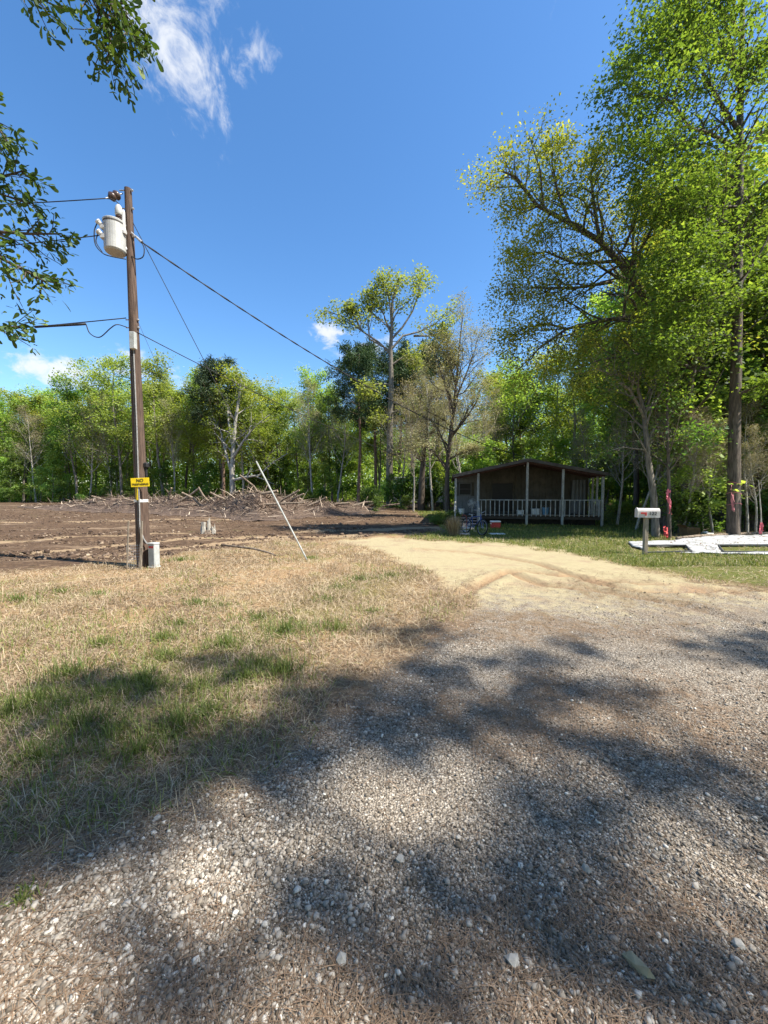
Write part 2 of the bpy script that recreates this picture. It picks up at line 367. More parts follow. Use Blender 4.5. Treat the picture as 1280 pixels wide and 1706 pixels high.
def cr(pts, k=6):
    P = np.asarray(pts, float); Q = np.vstack([2 * P[0] - P[1], P, 2 * P[-1] - P[-2]]); o = []
    for i in range(1, len(Q) - 2):
        for t in np.linspace(0, 1, k, endpoint=False):
            a, b, c, d = Q[i - 1], Q[i], Q[i + 1], Q[i + 2]
            o.append(.5 * (2 * b + (c - a) * t + (2 * a - 5 * b + 4 * c - d) * t * t + (3 * b - a - 3 * c + d) * t ** 3))
    return np.array(o + [P[-1]])
class MB:
    def __init__(s): s.v = []; s.f = []; s.nv = 0
    def add(s, v, f):
        s.v.append(np.asarray(v, float)); s.f += [[i + s.nv for i in q] for q in f]; s.nv += len(v); return s
    def box(s, x0, x1, y0, y1, z0, z1, M=None):
        v = np.array([(x, y, z) for z in (z0, z1) for y in (y0, y1) for x in (x0, x1)], float)
        if M is not None: v = v @ M[:3, :3].T + M[:3, 3]
        return s.add(v, [(0, 2, 3, 1), (4, 5, 7, 6), (0, 1, 5, 4), (2, 6, 7, 3), (0, 4, 6, 2), (1, 3, 7, 5)])
    def bbox(s, x0, x1, y0, y1, z0, z1, b=.01, M=None):
        """box with chamfered edges"""
        c = np.array([(x0 + x1) / 2, (y0 + y1) / 2, (z0 + z1) / 2]); h = np.array([(x1 - x0) / 2, (y1 - y0) / 2, (z1 - z0) / 2])
        b = min(b, h.min() * .9); v = []; idx = {}
        for sx in (-1, 1):
            for sy in (-1, 1):
                for sz in (-1, 1):
                    sg = np.array([sx, sy, sz])
                    for ax in range(3):
                        k = h - b; k[ax] = h[ax]; idx[(sx, sy, sz, ax)] = len(v); v.append(c + sg * k)
        f = []
        for ax in range(3):
            o1, o2 = [(1, 2), (2, 0), (0, 1)][ax]
            for sg in (-1, 1):
                q = []
                for a, bb in ((-1, -1), (1, -1), (1, 1), (-1, 1)):
                    t = [0, 0, 0]; t[ax] = sg; t[o1] = a; t[o2] = bb; q.append(idx[(*t, ax)])
                f.append(q if sg > 0 else q[::-1])
            for a in (-1, 1):
                for bb in (-1, 1):
                    t0 = [0, 0, 0]; t1 = [0, 0, 0]; t0[ax] = -1; t1[ax] = 1
                    for t in (t0, t1): t[o1] = a; t[o2] = bb
                    q = [idx[(*t0, o1)], idx[(*t1, o1)], idx[(*t1, o2)], idx[(*t0, o2)]]
                    f.append(q if a * bb > 0 else q[::-1])
        for sx in (-1, 1):
            for sy in (-1, 1):
                for sz in (-1, 1):
                    q = [idx[(sx, sy, sz, a)] for a in range(3)]
                    f.append(q if sx * sy * sz > 0 else q[::-1])
        v = np.array(v)
        if M is not None: v = v @ M[:3, :3].T + M[:3, 3]
        return s.add(v, f)
    def beam(s, a, b, w, h, bev=.004, up=(0, 0, 1)):
        """bar of section w x h from a to b"""
        a = np.asarray(a, float); b = np.asarray(b, float); d = norm(b - a)
        sx = np.cross(d, up)
        if np.linalg.norm(sx) < 1e-3: sx = np.array([1., 0, 0])
        sx = norm(sx); uz = np.cross(sx, d)
        M = np.eye(4); M[:3, 0] = sx; M[:3, 1] = d; M[:3, 2] = uz; M[:3, 3] = a
        return s.bbox(-w / 2, w / 2, 0, np.linalg.norm(b - a), -h / 2, h / 2, bev, M)
    def tube(s, pts, rad, n=8, cap=True):
        P = np.asarray(pts, float); k = len(P)
        R = np.full(k, rad, float) if np.isscalar(rad) else np.asarray(rad, float)
        T = np.gradient(P, axis=0); T /= np.linalg.norm(T, axis=1)[:, None] + 1e-12
        ref = np.array([0., 0, 1]) if abs(T[0][2]) < .9 else np.array([1., 0, 0])
        U = np.zeros((k, 3)); u = norm(np.cross(T[0], ref))
        for i in range(k):
            u = u - T[i] * (u @ T[i]); u = u / (np.linalg.norm(u) + 1e-12); U[i] = u
        V = np.cross(T, U); a = np.arange(n) * 2 * math.pi / n
        v = P[:, None] + R[:, None, None] * (np.cos(a)[None, :, None] * U[:, None] + np.sin(a)[None, :, None] * V[:, None])
        f = [(i * n + j, i * n + (j + 1) % n, (i + 1) * n + (j + 1) % n, (i + 1) * n + j) for i in range(k - 1) for j in range(n)]
        if cap: f += [list(range(n))[::-1], list(range((k - 1) * n, k * n))]
        return s.add(v.reshape(-1, 3), f)
    def lathe(s, c, axis, prof, n=16):
        """prof: list of (distance along axis, radius)"""
        c = np.asarray(c, float); ax = norm(axis)
        u = norm(np.cross(ax, (1, 0, 0) if abs(ax[0]) < .9 else (0, 1, 0))); w = np.cross(ax, u)
        a = np.arange(n) * 2 * math.pi / n
        v = np.concatenate([c + ax * t + r * (np.cos(a)[:, None] * u + np.sin(a)[:, None] * w) for t, r in prof])
        k = len(prof)
        f = [(i * n + j, i * n + (j + 1) % n, (i + 1) * n + (j + 1) % n, (i + 1) * n + j) for i in range(k - 1) for j in range(n)]
        f += [list(range(n))[::-1], list(range((k - 1) * n, k * n))]
        return s.add(v, f)
    def build(s, name, mat, parent=None, origin=None, smooth=False):
        return mesh_obj(name, np.concatenate(s.v), s.f, mat, parent, origin, smooth)

def copy_tree(root, loc, rotz=0.0, scale=1.0, tilt=None):
    r = root.copy(); COL.objects.link(r); r.location = tuple(loc)
    r.rotation_euler = (tilt[0] if tilt else 0, tilt[1] if tilt else 0, rotz)
    r.scale = (scale,) * 3 if np.isscalar(scale) else scale
    for ch in root.children:
        c = ch.copy(); COL.objects.link(c); c.parent = r
        for g2 in ch.children: d = g2.copy(); COL.objects.link(d); d.parent = c
    ORG[r.name] = np.asarray(loc, float)
    return r

# ------------------------------------------------------------------ ground
def ground_material():
    m, q = new_mat('ground')
    co = q.n('ShaderNodeTexCoord').outputs['Object']
    drive = q.attr('drive'); dirt = q.attr('dirt'); forest = q.attr('forest'); sand = q.attr('sand'); lawn = q.attr('lawn'); needle = q.attr('needle'); track = q.attr('track')
    nA = q.noise(co, 1.1, 6, .6); nB = q.noise(co, 5.5, 6, .65); nC = q.noise(co, 26, 5, .65); nD = q.noise(co, 120, 3, .6)
    # gravel: stones of two sizes with dark gaps, grey-brown fines between
    vA = q.n('ShaderNodeTexVoronoi'); q.l(co, vA.inputs['Vector']); vA.inputs['Scale'].default_value = 75
    vB = q.n('ShaderNodeTexVoronoi'); q.l(co, vB.inputs['Vector']); vB.inputs['Scale'].default_value = 150
    sep = q.n('ShaderNodeSeparateColor'); q.l(vA.outputs['Color'], sep.inputs[0])
    sepb = q.n('ShaderNodeSeparateColor'); q.l(vB.outputs['Color'], sepb.inputs[0])
    stA = q.ramp(sep.outputs[0], [(0, (.13, .108, .083)), (.5, (.30, .262, .215)), (.85, (.46, .415, .355)), (1, (.58, .54, .47))])
    stB = q.ramp(sepb.outputs[0], [(0, (.06, .048, .036)), (.5, (.18, .153, .122)), (1, (.42, .375, .315))])
    gapA = q.sm(vA.outputs['Distance'], .34, .62)
    pick = q.sm(sep.outputs[1], .42, .5)
    gv = q.mix(q.math('MULTIPLY', pick, q.math('SUBTRACT', 1.0, gapA)), stB, stA)
    gv = q.mix(q.math('MULTIPLY', q.sm(nA, .48, .70), .45), gv, q.mix(nC, (.085, .062, .043), (.19, .145, .105)))
    sandc = q.mix(nB, (.335, .282, .165), (.445, .392, .25))
    sandc = q.mix(q.math('MULTIPLY', q.sm(nA, .50, .66), .75), sandc, q.mix(nC, (.28, .205, .135), (.37, .28, .19)))
    sandc = q.mix(q.math('MULTIPLY', q.sm(nC, .55, .75), .35), sandc, (.30, .27, .22))
    sandc = q.mix(q.math('MULTIPLY', q.sm(q.noise(co, 14, 5, .7), .52, .70), .5), sandc, (.27, .215, .145))
    sandc = q.mix(q.math('MULTIPLY', track, .8), sandc, (.30, .19, .11))
    sf = q.sm(q.math('ADD', sand, q.math('MULTIPLY', q.math('SUBTRACT', nB, .5), 1.1)), .25, .75)
    drv = q.mix(sf, gv, sandc)
    # straw verge
    strw = q.ramp(nC, [(.25, (.11, .07, .042)), (.5, (.29, .195, .11)), (.75, (.48, .35, .20))])
    strw = q.mix(q.math('MULTIPLY', q.sm(nB, .5, .7), .5), strw, (.23, .145, .08))
    strw = q.mix(q.math('MULTIPLY', q.sm(nA, .52, .66), .45), strw, (.16, .18, .05))
    # bare earth of the clearing with tan wheel strips
    strips = q.noise(q.scale(co, (.11, .55, 1)), 1.0, 7, .68, 1.2)
    drt = q.mix(q.sm(nC, .3, .7), (.045, .029, .019), (.125, .082, .052))
    drt = q.mix(q.math('MULTIPLY', q.sm(nB, .5, .66), .75), drt, (.19, .13, .082))
    drt = q.mix(q.math('MULTIPLY', q.sm(nA, .42, .28), .7), drt, (.06, .042, .032))
    drt = q.mix(q.math('MULTIPLY', q.sm(strips, .54, .70), .45), drt, q.mix(nC, (.30, .215, .145), (.46, .36, .25)))
    tan = q.attr('tan')
    drt = q.mix(q.sm(q.math('ADD', tan, q.math('MULTIPLY', q.math('SUBTRACT', nB, .5), 1.2)), .35, .75), drt, q.mix(nC, (.19, .132, .08), (.34, .255, .16)))
    drt = q.mix(q.math('MULTIPLY', q.sm(nA, .60, .7), .35), drt, (.13, .14, .05))
    lwn = q.ramp(nC, [(.25, (.045, .055, .014)), (.5, (.095, .11, .028)), (.75, (.17, .17, .05))])
    lwn = q.mix(q.math('MULTIPLY', q.sm(nB, .52, .7), .7), lwn, q.mix(nC, (.20, .135, .075), (.36, .27, .15)))
    frs = q.mix(q.sm(nC, .3, .7), (.06, .042, .028), (.19, .13, .085))
    frs = q.mix(q.math('MULTIPLY', q.sm(nB, .5, .65), .5), frs, (.06, .085, .02))
    ndl = q.mix(q.sm(nC, .35, .7), (.10, .066, .042), (.25, .175, .11))
    col = q.mix(lawn, strw, lwn)
    col = q.mix(forest, col, frs)
    col = q.mix(dirt, col, drt)
    col = q.mix(drive, col, drv)
    col = q.mix(q.sm(q.math('ADD', needle, q.math('MULTIPLY', q.math('SUBTRACT', nB, .5), .9)), .45, .85), col, ndl)
    col = q.mix(.18, col, q.mix(nD, (.05, .04, .03), (.6, .5, .4)), 'OVERLAY')
    hgt = q.math('ADD', q.math('MULTIPLY', nC, .7), q.math('ADD', q.math('MULTIPLY', nD, .25), q.math('MULTIPLY', q.math('SUBTRACT', 1.0, vA.outputs['Distance']), q.math('MULTIPLY', drive, .8))))
    out(q, pbsdf(q, col, .95, 0, .1, bump(q, hgt, .9, .016)))
ground_material()

def axis_steps(lo_neg, hi, d0, k):
    p = [0.0]
    while p[-1] < hi: p.append(p[-1] + max(d0, k * p[-1]))
    n = [0.0]
    while n[-1] < lo_neg: n.append(n[-1] + max(d0 * 2, 2 * k * n[-1]))
    return np.array([-a for a in n[:0:-1]] + p)
xs = axis_steps(1, 1, .07, .022); 
p = [0.0]
while p[-1] < 3000: p.append(p[-1] + max(.07, (.021 if p[-1] < 40 else .15) * p[-1]))
xs = np.array([-a for a in p[:0:-1]] + p)
ys = [-40, -25, -15, -10, -7, -5, -3.5, -2.5, -1.6, -1, -.5, -.1, .3]
while ys[-1] < 3500: ys.append(ys[-1] + max(.05, (.016 if ys[-1] < 60 else .15) * ys[-1]))
ys = np.array(ys)
GX, GY = np.meshgrid(xs, ys); gx = GX.ravel(); gy = GY.ravel()
GZ = gz(gx, gy)
drive, dirt, forest, dr, di, fo = masks(gx, gy)
nx, ny = len(xs), len(ys)
fi = (np.arange(ny - 1)[:, None] * nx + np.arange(nx - 1)[None]).ravel()
F = np.stack([fi, fi + 1, fi + nx + 1, fi + nx], 1)
sandm = sst(gy + 1.2 * (fbm(gx * .5, gy * .5, 71) - .5) - .06 * (gx - 1.5), 2.4, 8.6)
lawnm = sst(poly_sd(gx, gy, [(3, 16), (1.2, 13.5)] + gp((700, 897), (850, 908), (960, 924), (1080, 950), (1290, 985)) + [(14, 6), (60, 4), (60, 40), (3, 40)]), -.6, .6)
lawnm = np.maximum(lawnm, sst(poly_sd(gx, gy, gp((560, 965), (690, 960), (640, 1010), (480, 1060), (380, 1180), (200, 1240), (60, 1200), (200, 1100), (420, 1040))), -.6, .5) * .55)
ned = np.clip(1 - np.abs(dr + .25) / .55, 0, 1) * (gy < 7) * .75 + drive * .62 * sst(fbm(gx * 1.1, gy * 1.1, 55), .52, .68) * (gy < 7)
ned = np.maximum(ned, sst(poly_sd(gx, gy, gp((-200, 1330), (0, 1330), (200, 1300), (400, 1250), (330, 1330), (150, 1400), (-200, 1480))), -.3, .3) * .8)
trk = sum(np.exp(-(line_d(gx, gy, t) / .13) ** 2) for t in TR).clip(0, 1)
TAN = [gp((-60, 872), (130, 869), (280, 866), (420, 865)), gp((60, 921), (250, 903), (400, 895), (560, 892), (660, 889)), gp((150, 930), (330, 909), (480, 898)), gp((-40, 908), (150, 894), (300, 889)), gp((500, 885), (640, 882), (730, 880))]
tanm = sum(np.exp(-(line_d(gx, gy, t) / (.25 + .011 * gy)) ** 2) for t in TAN).clip(0, 1)
ATT = {'drive': drive, 'dirt': dirt, 'forest': forest, 'sand': sandm, 'lawn': lawnm, 'needle': ned, 'track': trk, 'tan': tanm}
cls = np.zeros(len(gx), int)
cls[dirt > .5] = 1; cls[drive > .5] = 2; cls[forest > .5] = 3
fc = np.array([np.bincount(r, minlength=4).argmax() for r in cls[F]])
GV = np.stack([gx, gy, GZ], 1)
def sheet(name, k, label):
    sel = F[fc == k]; u, inv = np.unique(sel, return_inverse=True)
    ob = mesh_obj(name, GV[u], inv.reshape(-1, 4), 'ground', smooth=True)
    for a, val in ATT.items():
        at_ = ob.data.attributes.new(a, 'FLOAT', 'POINT'); at_.data.foreach_set('value', val[u].astype(np.float32))
    tag(ob, label, 'ground', kind='structure'); return ob
sheet('grass_verge', 0, 'dry straw coloured grass verge and lawn')
sheet('cleared_ground', 1, 'bare brown earth of the cleared lot')
sheet('gravel_driveway', 2, 'pale gravel and sand driveway bending towards the house')
sheet('forest_floor', 3, 'leaf covered forest floor under the trees')

# ------------------------------------------------------------------ scattered ground cover (gravel, straw, grass, needles)
def in_view(x, y, m=.06): return (np.abs(x) < y * (1 + m) + .15) & (y > .95)
def sample_region(n, ymin, ymax, rng, power=1.6):
    """random ground points inside the view, denser near the camera"""
    u = rng.random(n); e = 2 - power
    y = (ymin ** e + u * (ymax ** e - ymin ** e)) ** (1 / e) if abs(e) > 1e-3 else ymin * (ymax / ymin) ** u
    x = (rng.random(n) * 2 - 1) * (y * 1.05 + .2)
    return x, y

ICO_V = []
ph = (1 + 5 ** .5) / 2
for a in (-1, 1):
    for b in (-ph, ph): ICO_V += [(0, a, b), (a, b, 0), (b, 0, a)]
ICO_V = np.array(ICO_V) / math.hypot(1, ph)
ICO_F = []
for i in range(12):
    for j in range(i + 1, 12):
        for k in range(j + 1, 12):
            A, B, C = ICO_V[i], ICO_V[j], ICO_V[k]
            if max(np.linalg.norm(A - B), np.linalg.norm(B - C), np.linalg.norm(A - C)) < 1.1:
                ICO_F.append((i, j, k) if np.cross(B - A, C - A) @ A > 0 else (i, k, j))
ICO_F = np.array(ICO_F)
def stones(name, x, y, size, lc, rng, mat, label):
    n = len(x); z = gz(x, y)
    q = rng.normal(size=(n, 4)); q /= np.linalg.norm(q, axis=1)[:, None]
    w, a, b, c = q.T
    R = np.stack([1 - 2 * (b * b + c * c), 2 * (a * b - c * w), 2 * (a * c + b * w), 2 * (a * b + c * w), 1 - 2 * (a * a + c * c), 2 * (b * c - a * w),
                  2 * (a * c - b * w), 2 * (b * c + a * w), 1 - 2 * (a * a + b * b)], 1).reshape(n, 3, 3)
    v = ICO_V[None] * (1 + .9 * (rng.random((n, 12, 1)) - .5))
    v = v * (np.array([1, 1, 1])[None, None] * (.6 + .55 * rng.random((n, 1, 3))))
    v = np.einsum('nij,nkj->nki', R, v)
    v[:, :, 2] *= .72
    v = v * size[:, None, None]
    v += np.stack([x, y, z + size * .30], 1)[:, None]
    f = (ICO_F[None] + (np.arange(n) * 12)[:, None, None]).reshape(-1, 3)
    ob = mesh_obj(name, v.reshape(-1, 3), f, mat, lc=np.repeat(lc, 20))
    return tag(ob, label, 'gravel', kind='stuff')
rng = np.random.default_rng(11)
x, y = sample_region(360000, 1.0, 7.0, rng, 2.15)
md = masks(x, y); pat = fbm(x * 1.0, y * 1.0, 61)
band = np.exp(-((md[3] - .42) / .34) ** 2) * (x < 1.2)
keep = (rng.random(len(x)) < md[0] * np.clip(.18 + 1.7 * (pat - .40) + .70 * band, .07, 1)) & (rng.random(len(x)) < 1.15 - sst(y, 3.2, 6.8))
x, y, pat, band = x[keep], y[keep], pat[keep], band[keep]
size = np.clip(rng.lognormal(math.log(.0033), .55, len(x)), .0018, .0145) * (1 + .12 * band)
lc = np.clip(.36 + .27 * rng.normal(size=len(x)) + .06 * band, 0, 1)
stones('gravel', x, y, size, lc, rng, 'gravel_stone', 'loose pale crushed stone covering the driveway')
for (px, py, sx, sy, h, mt, lb) in [
        (1064, 1614, .026, .052, .026, 'stone_yellow', 'flat yellowish elongated stone lying on the gravel at lower right'),
        (855, 1603, .024, .022, .02, 'stone_white', 'pale round stone on shaded gravel left of the yellowish stone'),
        (668, 1432, .022, .017, .016, 'stone_white', 'small bluish white stone in the middle of the gravel'),
        (568, 1602, .020, .022, .018, 'stone_white', 'white stone near the bottom edge left of centre'),
        (1230, 1576, .030, .020, .016, 'stone_white', 'broad pale stone near the right edge of the gravel'),
        (978, 1448, .016, .022, .016, 'stone_white', 'bright angular stone on gravel right of centre'),
        (263, 1363, .020, .016, .016, 'stone_white', 'pale stone lying apart at the edge of the grass')]:
    p = gr(px, py); z0 = gz1(p[0], p[1])
    r2 = np.random.default_rng(int(px)); mb = MB()
    v = ICO_V * (1 + .7 * (r2.random((12, 3)) - .5)) * np.array([sx, sy, h])
    v = v @ np.array([[math.cos(.5), -math.sin(.5), 0], [math.sin(.5), math.cos(.5), 0], [0, 0, 1]]).T
    mb.add(v + np.array([p[0], p[1], z0 + h * .45]), ICO_F.tolist())
    tag(mb.build('stone', mt, origin=(p[0], p[1], z0)), lb, 'stone', 'larger single stones on the driveway')

def blades(name, x, y, length, width, elev, lc, rng, mat, label, cat, z=None, droop=.5, az=None):
    n = len(x); z = gz(x, y) if z is None else z
    az = rng.random(n) * 2 * math.pi if az is None else az
    d = np.stack([np.cos(az) * np.cos(elev), np.sin(az) * np.cos(elev), np.sin(elev)], 1)
    sd = np.stack([-np.sin(az), np.cos(az), (rng.random(n) - .5) * 1.2], 1); sd /= np.linalg.norm(sd, axis=1)[:, None]
    b = np.stack([x, y, z], 1); w = width[:, None] / 2
    m = b + d * (length * .55)[:, None]
    t = b + d * length[:, None]; t[:, 2] -= droop * length * np.cos(elev) * rng.random(n)
    t[:, 2] = np.maximum(t[:, 2], z + .004); m[:, 2] = np.maximum(m[:, 2], z + .008)
    v = np.stack([b - sd * w, b + sd * w, m + sd * w * .8, m - sd * w * .8, t + sd * w * .25, t - sd * w * .25], 1).reshape(-1, 3)
    i = np.arange(n)[:, None] * 6
    f = np.concatenate([i + np.array([[0, 1, 2, 3]]), i + np.array([[3, 2, 4, 5]])], 1).reshape(-1, 4)
    ob = mesh_obj(name, v, f, mat, lc=np.repeat(lc, 2))
    return tag(ob, label, cat, kind='stuff')

# dry straw of the verge
x, y = sample_region(330000, 1.4, 13.5, rng, 1.35)
md = masks(x, y)
lw = poly_sd(x, y, [(3, 16), (1.2, 13.5)] + gp((700, 897), (850, 908), (960, 924), (1080, 950), (1290, 985)) + [(14, 6), (60, 4), (60, 40), (3, 40)])
keep = (rng.random(len(x)) < (1 - md[0]) ** 1.5 * (1 - md[1]) ** 1.2 * np.where(lw > 0, .18, 1.0) * np.clip(.35 + 1.5 * (fbm(x * 1.6, y * 1.6, 41) - .3), .2, 1))
x, y = x[keep], y[keep]; n = len(x)
ln = rng.uniform(.05, .17, n) * np.clip(.8 + y / 30, .8, 1.3); wd = np.clip(.0022 * (1 + y * .30), .003, .012)
el = np.abs(rng.normal(0, .45, n))
lc = np.clip(.50 + .30 * rng.normal(size=n) + .6 * (fbm(x * 2, y * 2, 43) - .5), 0, 1)
blades('dry_grass', x, y, ln, wd, el, lc, rng, 'straw', 'dead straw coloured grass matted over the verge', 'grass')
# green tufts standing in it
tx, ty, tl, tw, te, tlc = [], [], [], [], [], []
SPOTS = [(115, 1125, .55), (275, 1065, .5), (275, 1095, .4), (130, 1215, .6), (60, 1170, .5), (330, 1150, .6), (300, 1210, .5), (235, 1135, .4), (430, 1110, .4),
         (380, 1075, .45), (250, 1150, .4), (180, 1160, .5), (20, 1190, .5), (350, 1190, .5), (100, 1180, .5), (600, 965, .8), (650, 960, .7), (540, 1000, .6), (430, 1030, .7),
         (370, 1010, .6), (100, 985, .8), (30, 1000, .7), (160, 990, .5), (520, 930, .5), (480, 1050, .6), (560, 1050, .6), (620, 1020, .6), (300, 1040, .5), (240, 1250, .35), (40, 1500, .10),
         (300, 935, .7), (560, 980, .7), (170, 1075, .3), (330, 1005, .5), (60, 1265, .4), (190, 1225, .4), (470, 1120, .4), (410, 1130, .35)]
for k, (px, py, R) in enumerate(SPOTS):
    c = gr(px, py); n = int(90 + 420 * R) if py > 1040 else int(420 * R)
    rr = np.abs(rng.normal(0, .6, n)) * R * .5; a = rng.random(n) * 6.283
    X = c[0] + rr * np.cos(a) * 1.3; Y = c[1] + rr * np.sin(a)
    tx.append(X); ty.append(Y)
    tall = .15 if py > 1040 else .10
    if py > 1400: tall = .05
    tl.append(rng.uniform(.35, 1, n) * tall * (1 if k % 3 else 1.35)); tw.append(np.full(n, np.clip(.0035 * (1 + c[1] * .18), .004, .010)))
    te.append(rng.uniform(.45, 1.45, n)); tlc.append(np.clip(rng.normal(.42 if k % 3 else .26, .24, n), 0, 1))
x, y = sample_region(46000, 1.6, 12, rng, 1.2); md = masks(x, y)
keep = (rng.random(len(x)) < (1 - md[0]) ** 2 * (1 - md[1]) ** 2 * sst(fbm(x * .9, y * .9, 47), .42, .66)) & (lw[0] < 99 if False else True)
x, y = x[keep], y[keep]; n = len(x)
tx.append(x); ty.append(y); tl.append(rng.uniform(.04, .13, n)); tw.append(np.clip(.0032 * (1 + y * .22), .004, .011)); te.append(rng.uniform(.25, 1.4, n)); tlc.append(np.clip(rng.normal(.6, .22, n), 0, 1))
cat = np.concatenate
blades('green_grass', cat(tx), cat(ty), cat(tl), cat(tw), cat(te), cat(tlc), rng, 'grass_green', 'green grass tufts growing through the dry verge', 'grass')
# shaded lawn before the house and along the drive
n0 = 150000
x = rng.uniform(.5, 24, n0); y = 8.2 + (32 - 8.2) * rng.random(n0) ** 1.5
lw = poly_sd(x, y, [(3, 16), (1.2, 13.5)] + gp((700, 897), (850, 908), (960, 924), (1080, 950), (1290, 985)) + [(14, 6), (60, 4), (60, 40), (3, 40)])
md = masks(x, y)
hx_ = 3.62 + math.cos(.1745) * (x - 3.62) - math.sin(.1745) * (y - 19.3); hy_ = 19.3 + math.sin(.1745) * (x - 3.62) + math.cos(.1745) * (y - 19.3)
inh = (hx_ > 3.4) & (hx_ < 10.5) & (hy_ > 19.2) & (hy_ < 28)
onp = poly_sd(x, y, gp((1046, 905), (1062, 921), (1300, 926), (1420, 928), (1420, 897), (1290, 895.5), (1200, 896.5), (1125, 901))) > -.06
keep = (lw > -.5) & in_view(x, y, .1) & ~inh & ~onp & (rng.random(n0) < (1 - md[0]) * (1 - .75 * md[2]) * np.clip(1.7 * fbm(x * .8, y * .8, 49) - .2, .12, 1))
x, y = x[keep], y[keep]; n = len(x)
blades('lawn_grass', x, y, rng.uniform(.05, .15, n), np.clip(.0012 * y, .009, .03), rng.uniform(.4, 1.4, n), np.clip(rng.normal(.55, .26, n), 0, 1), rng, 'lawn_mixed', 'short green lawn in front of the house and beside the drive', 'grass')
# pine needles and bits blown over the gravel
x, y = sample_region(55000, 1.0, 8.0, rng, 1.7); md = masks(x, y)
nn = np.clip(1 - np.abs(md[3] + .25) / .7, 0, 1) * .9 + md[0] * .65 * sst(fbm(x * 1.1, y * 1.1, 55), .45, .66) + md[0] * .08
keep = rng.random(len(x)) < nn; x, y = x[keep], y[keep]; n = len(x)
blades('pine_needles', x, y, rng.uniform(.03, .12, n), np.clip(.0012 * (1 + y * .5), .0016, .006), np.abs(rng.normal(0, .12, n)), np.clip(rng.normal(.5, .25, n), 0, 1), rng, 'needle_litter', 'brown pine needles and litter strewn over gravel and verge', 'pine needles', z=gz(x, y) + .006, droop=.1)

# ------------------------------------------------------------------ trees
def leaf_cloud(anch, per, spread, size, rng, shape='rhomb', upb=.5, dirs=None, aspect=.55, sizevar=.35, lcbase=None):
    A = np.repeat(np.asarray(anch, float), per, 0); n = len(A)
    P = A + rng.normal(size=(n, 3)) * spread * np.array([1, 1, .75])
    nr = rng.normal(size=(n, 3)); nr[:, 2] = np.abs(nr[:, 2]) * (1 + upb) + upb; nr /= np.linalg.norm(nr, axis=1)[:, None]
    ax = rng.normal(size=(n, 3)); ax[:, 2] -= .3
    if dirs is not None: ax = np.repeat(dirs, per, 0) * 1.2 + ax * .8
    ax -= nr * (ax * nr).sum(1)[:, None]; ax /= np.linalg.norm(ax, axis=1)[:, None] + 1e-9
    sd = np.cross(nr, ax); L = size * (1 + sizevar * rng.normal(size=n)).clip(.4, 1.8)
    if shape == 'rhomb':
        T = [(0, 0), (.5, .5), (1, 0), (.5, -.5)]
    elif shape == 'needle':
        T = [(0, .3), (1, .5), (1, -.5), (0, -.3)]
    elif shape == 'oblong':
        T = [(0, .05), (.35, .28), (.7, .5), (.92, .34), (1, 0), (.92, -.34), (.7, -.5), (.35, -.28), (0, -.05)]
    elif shape == 'star':
        T = [(0, 0), (.25, .55), (.45, .25), (1, 0), (.45, -.25), (.25, -.55)]
    else:
        T = [(0, .03), (.25, .22), (.4, .14), (.62, .5), (.78, .26), (1, .1), (1, -.1), (.78, -.26), (.62, -.5), (.4, -.14), (.25, -.22), (0, -.03)]
    T = np.array(T); k = len(T)
    v = P[:, None] + ax[:, None] * (T[:, 0][None, :, None] * L[:, None, None]) + sd[:, None] * (T[:, 1][None, :, None] * aspect * L[:, None, None])
    v = v + nr[:, None] * ((T[:, 0] ** 2)[None, :, None] * -.18 * L[:, None, None])
    f = (np.arange(n)[:, None] * k + np.arange(k)[None])
    g_ = rng.normal(.5, .16, len(anch)); lc = np.clip(np.repeat(g_, per) + rng.normal(0, .15, n), 0, 1)
    return v.reshape(-1, 3), f, lc

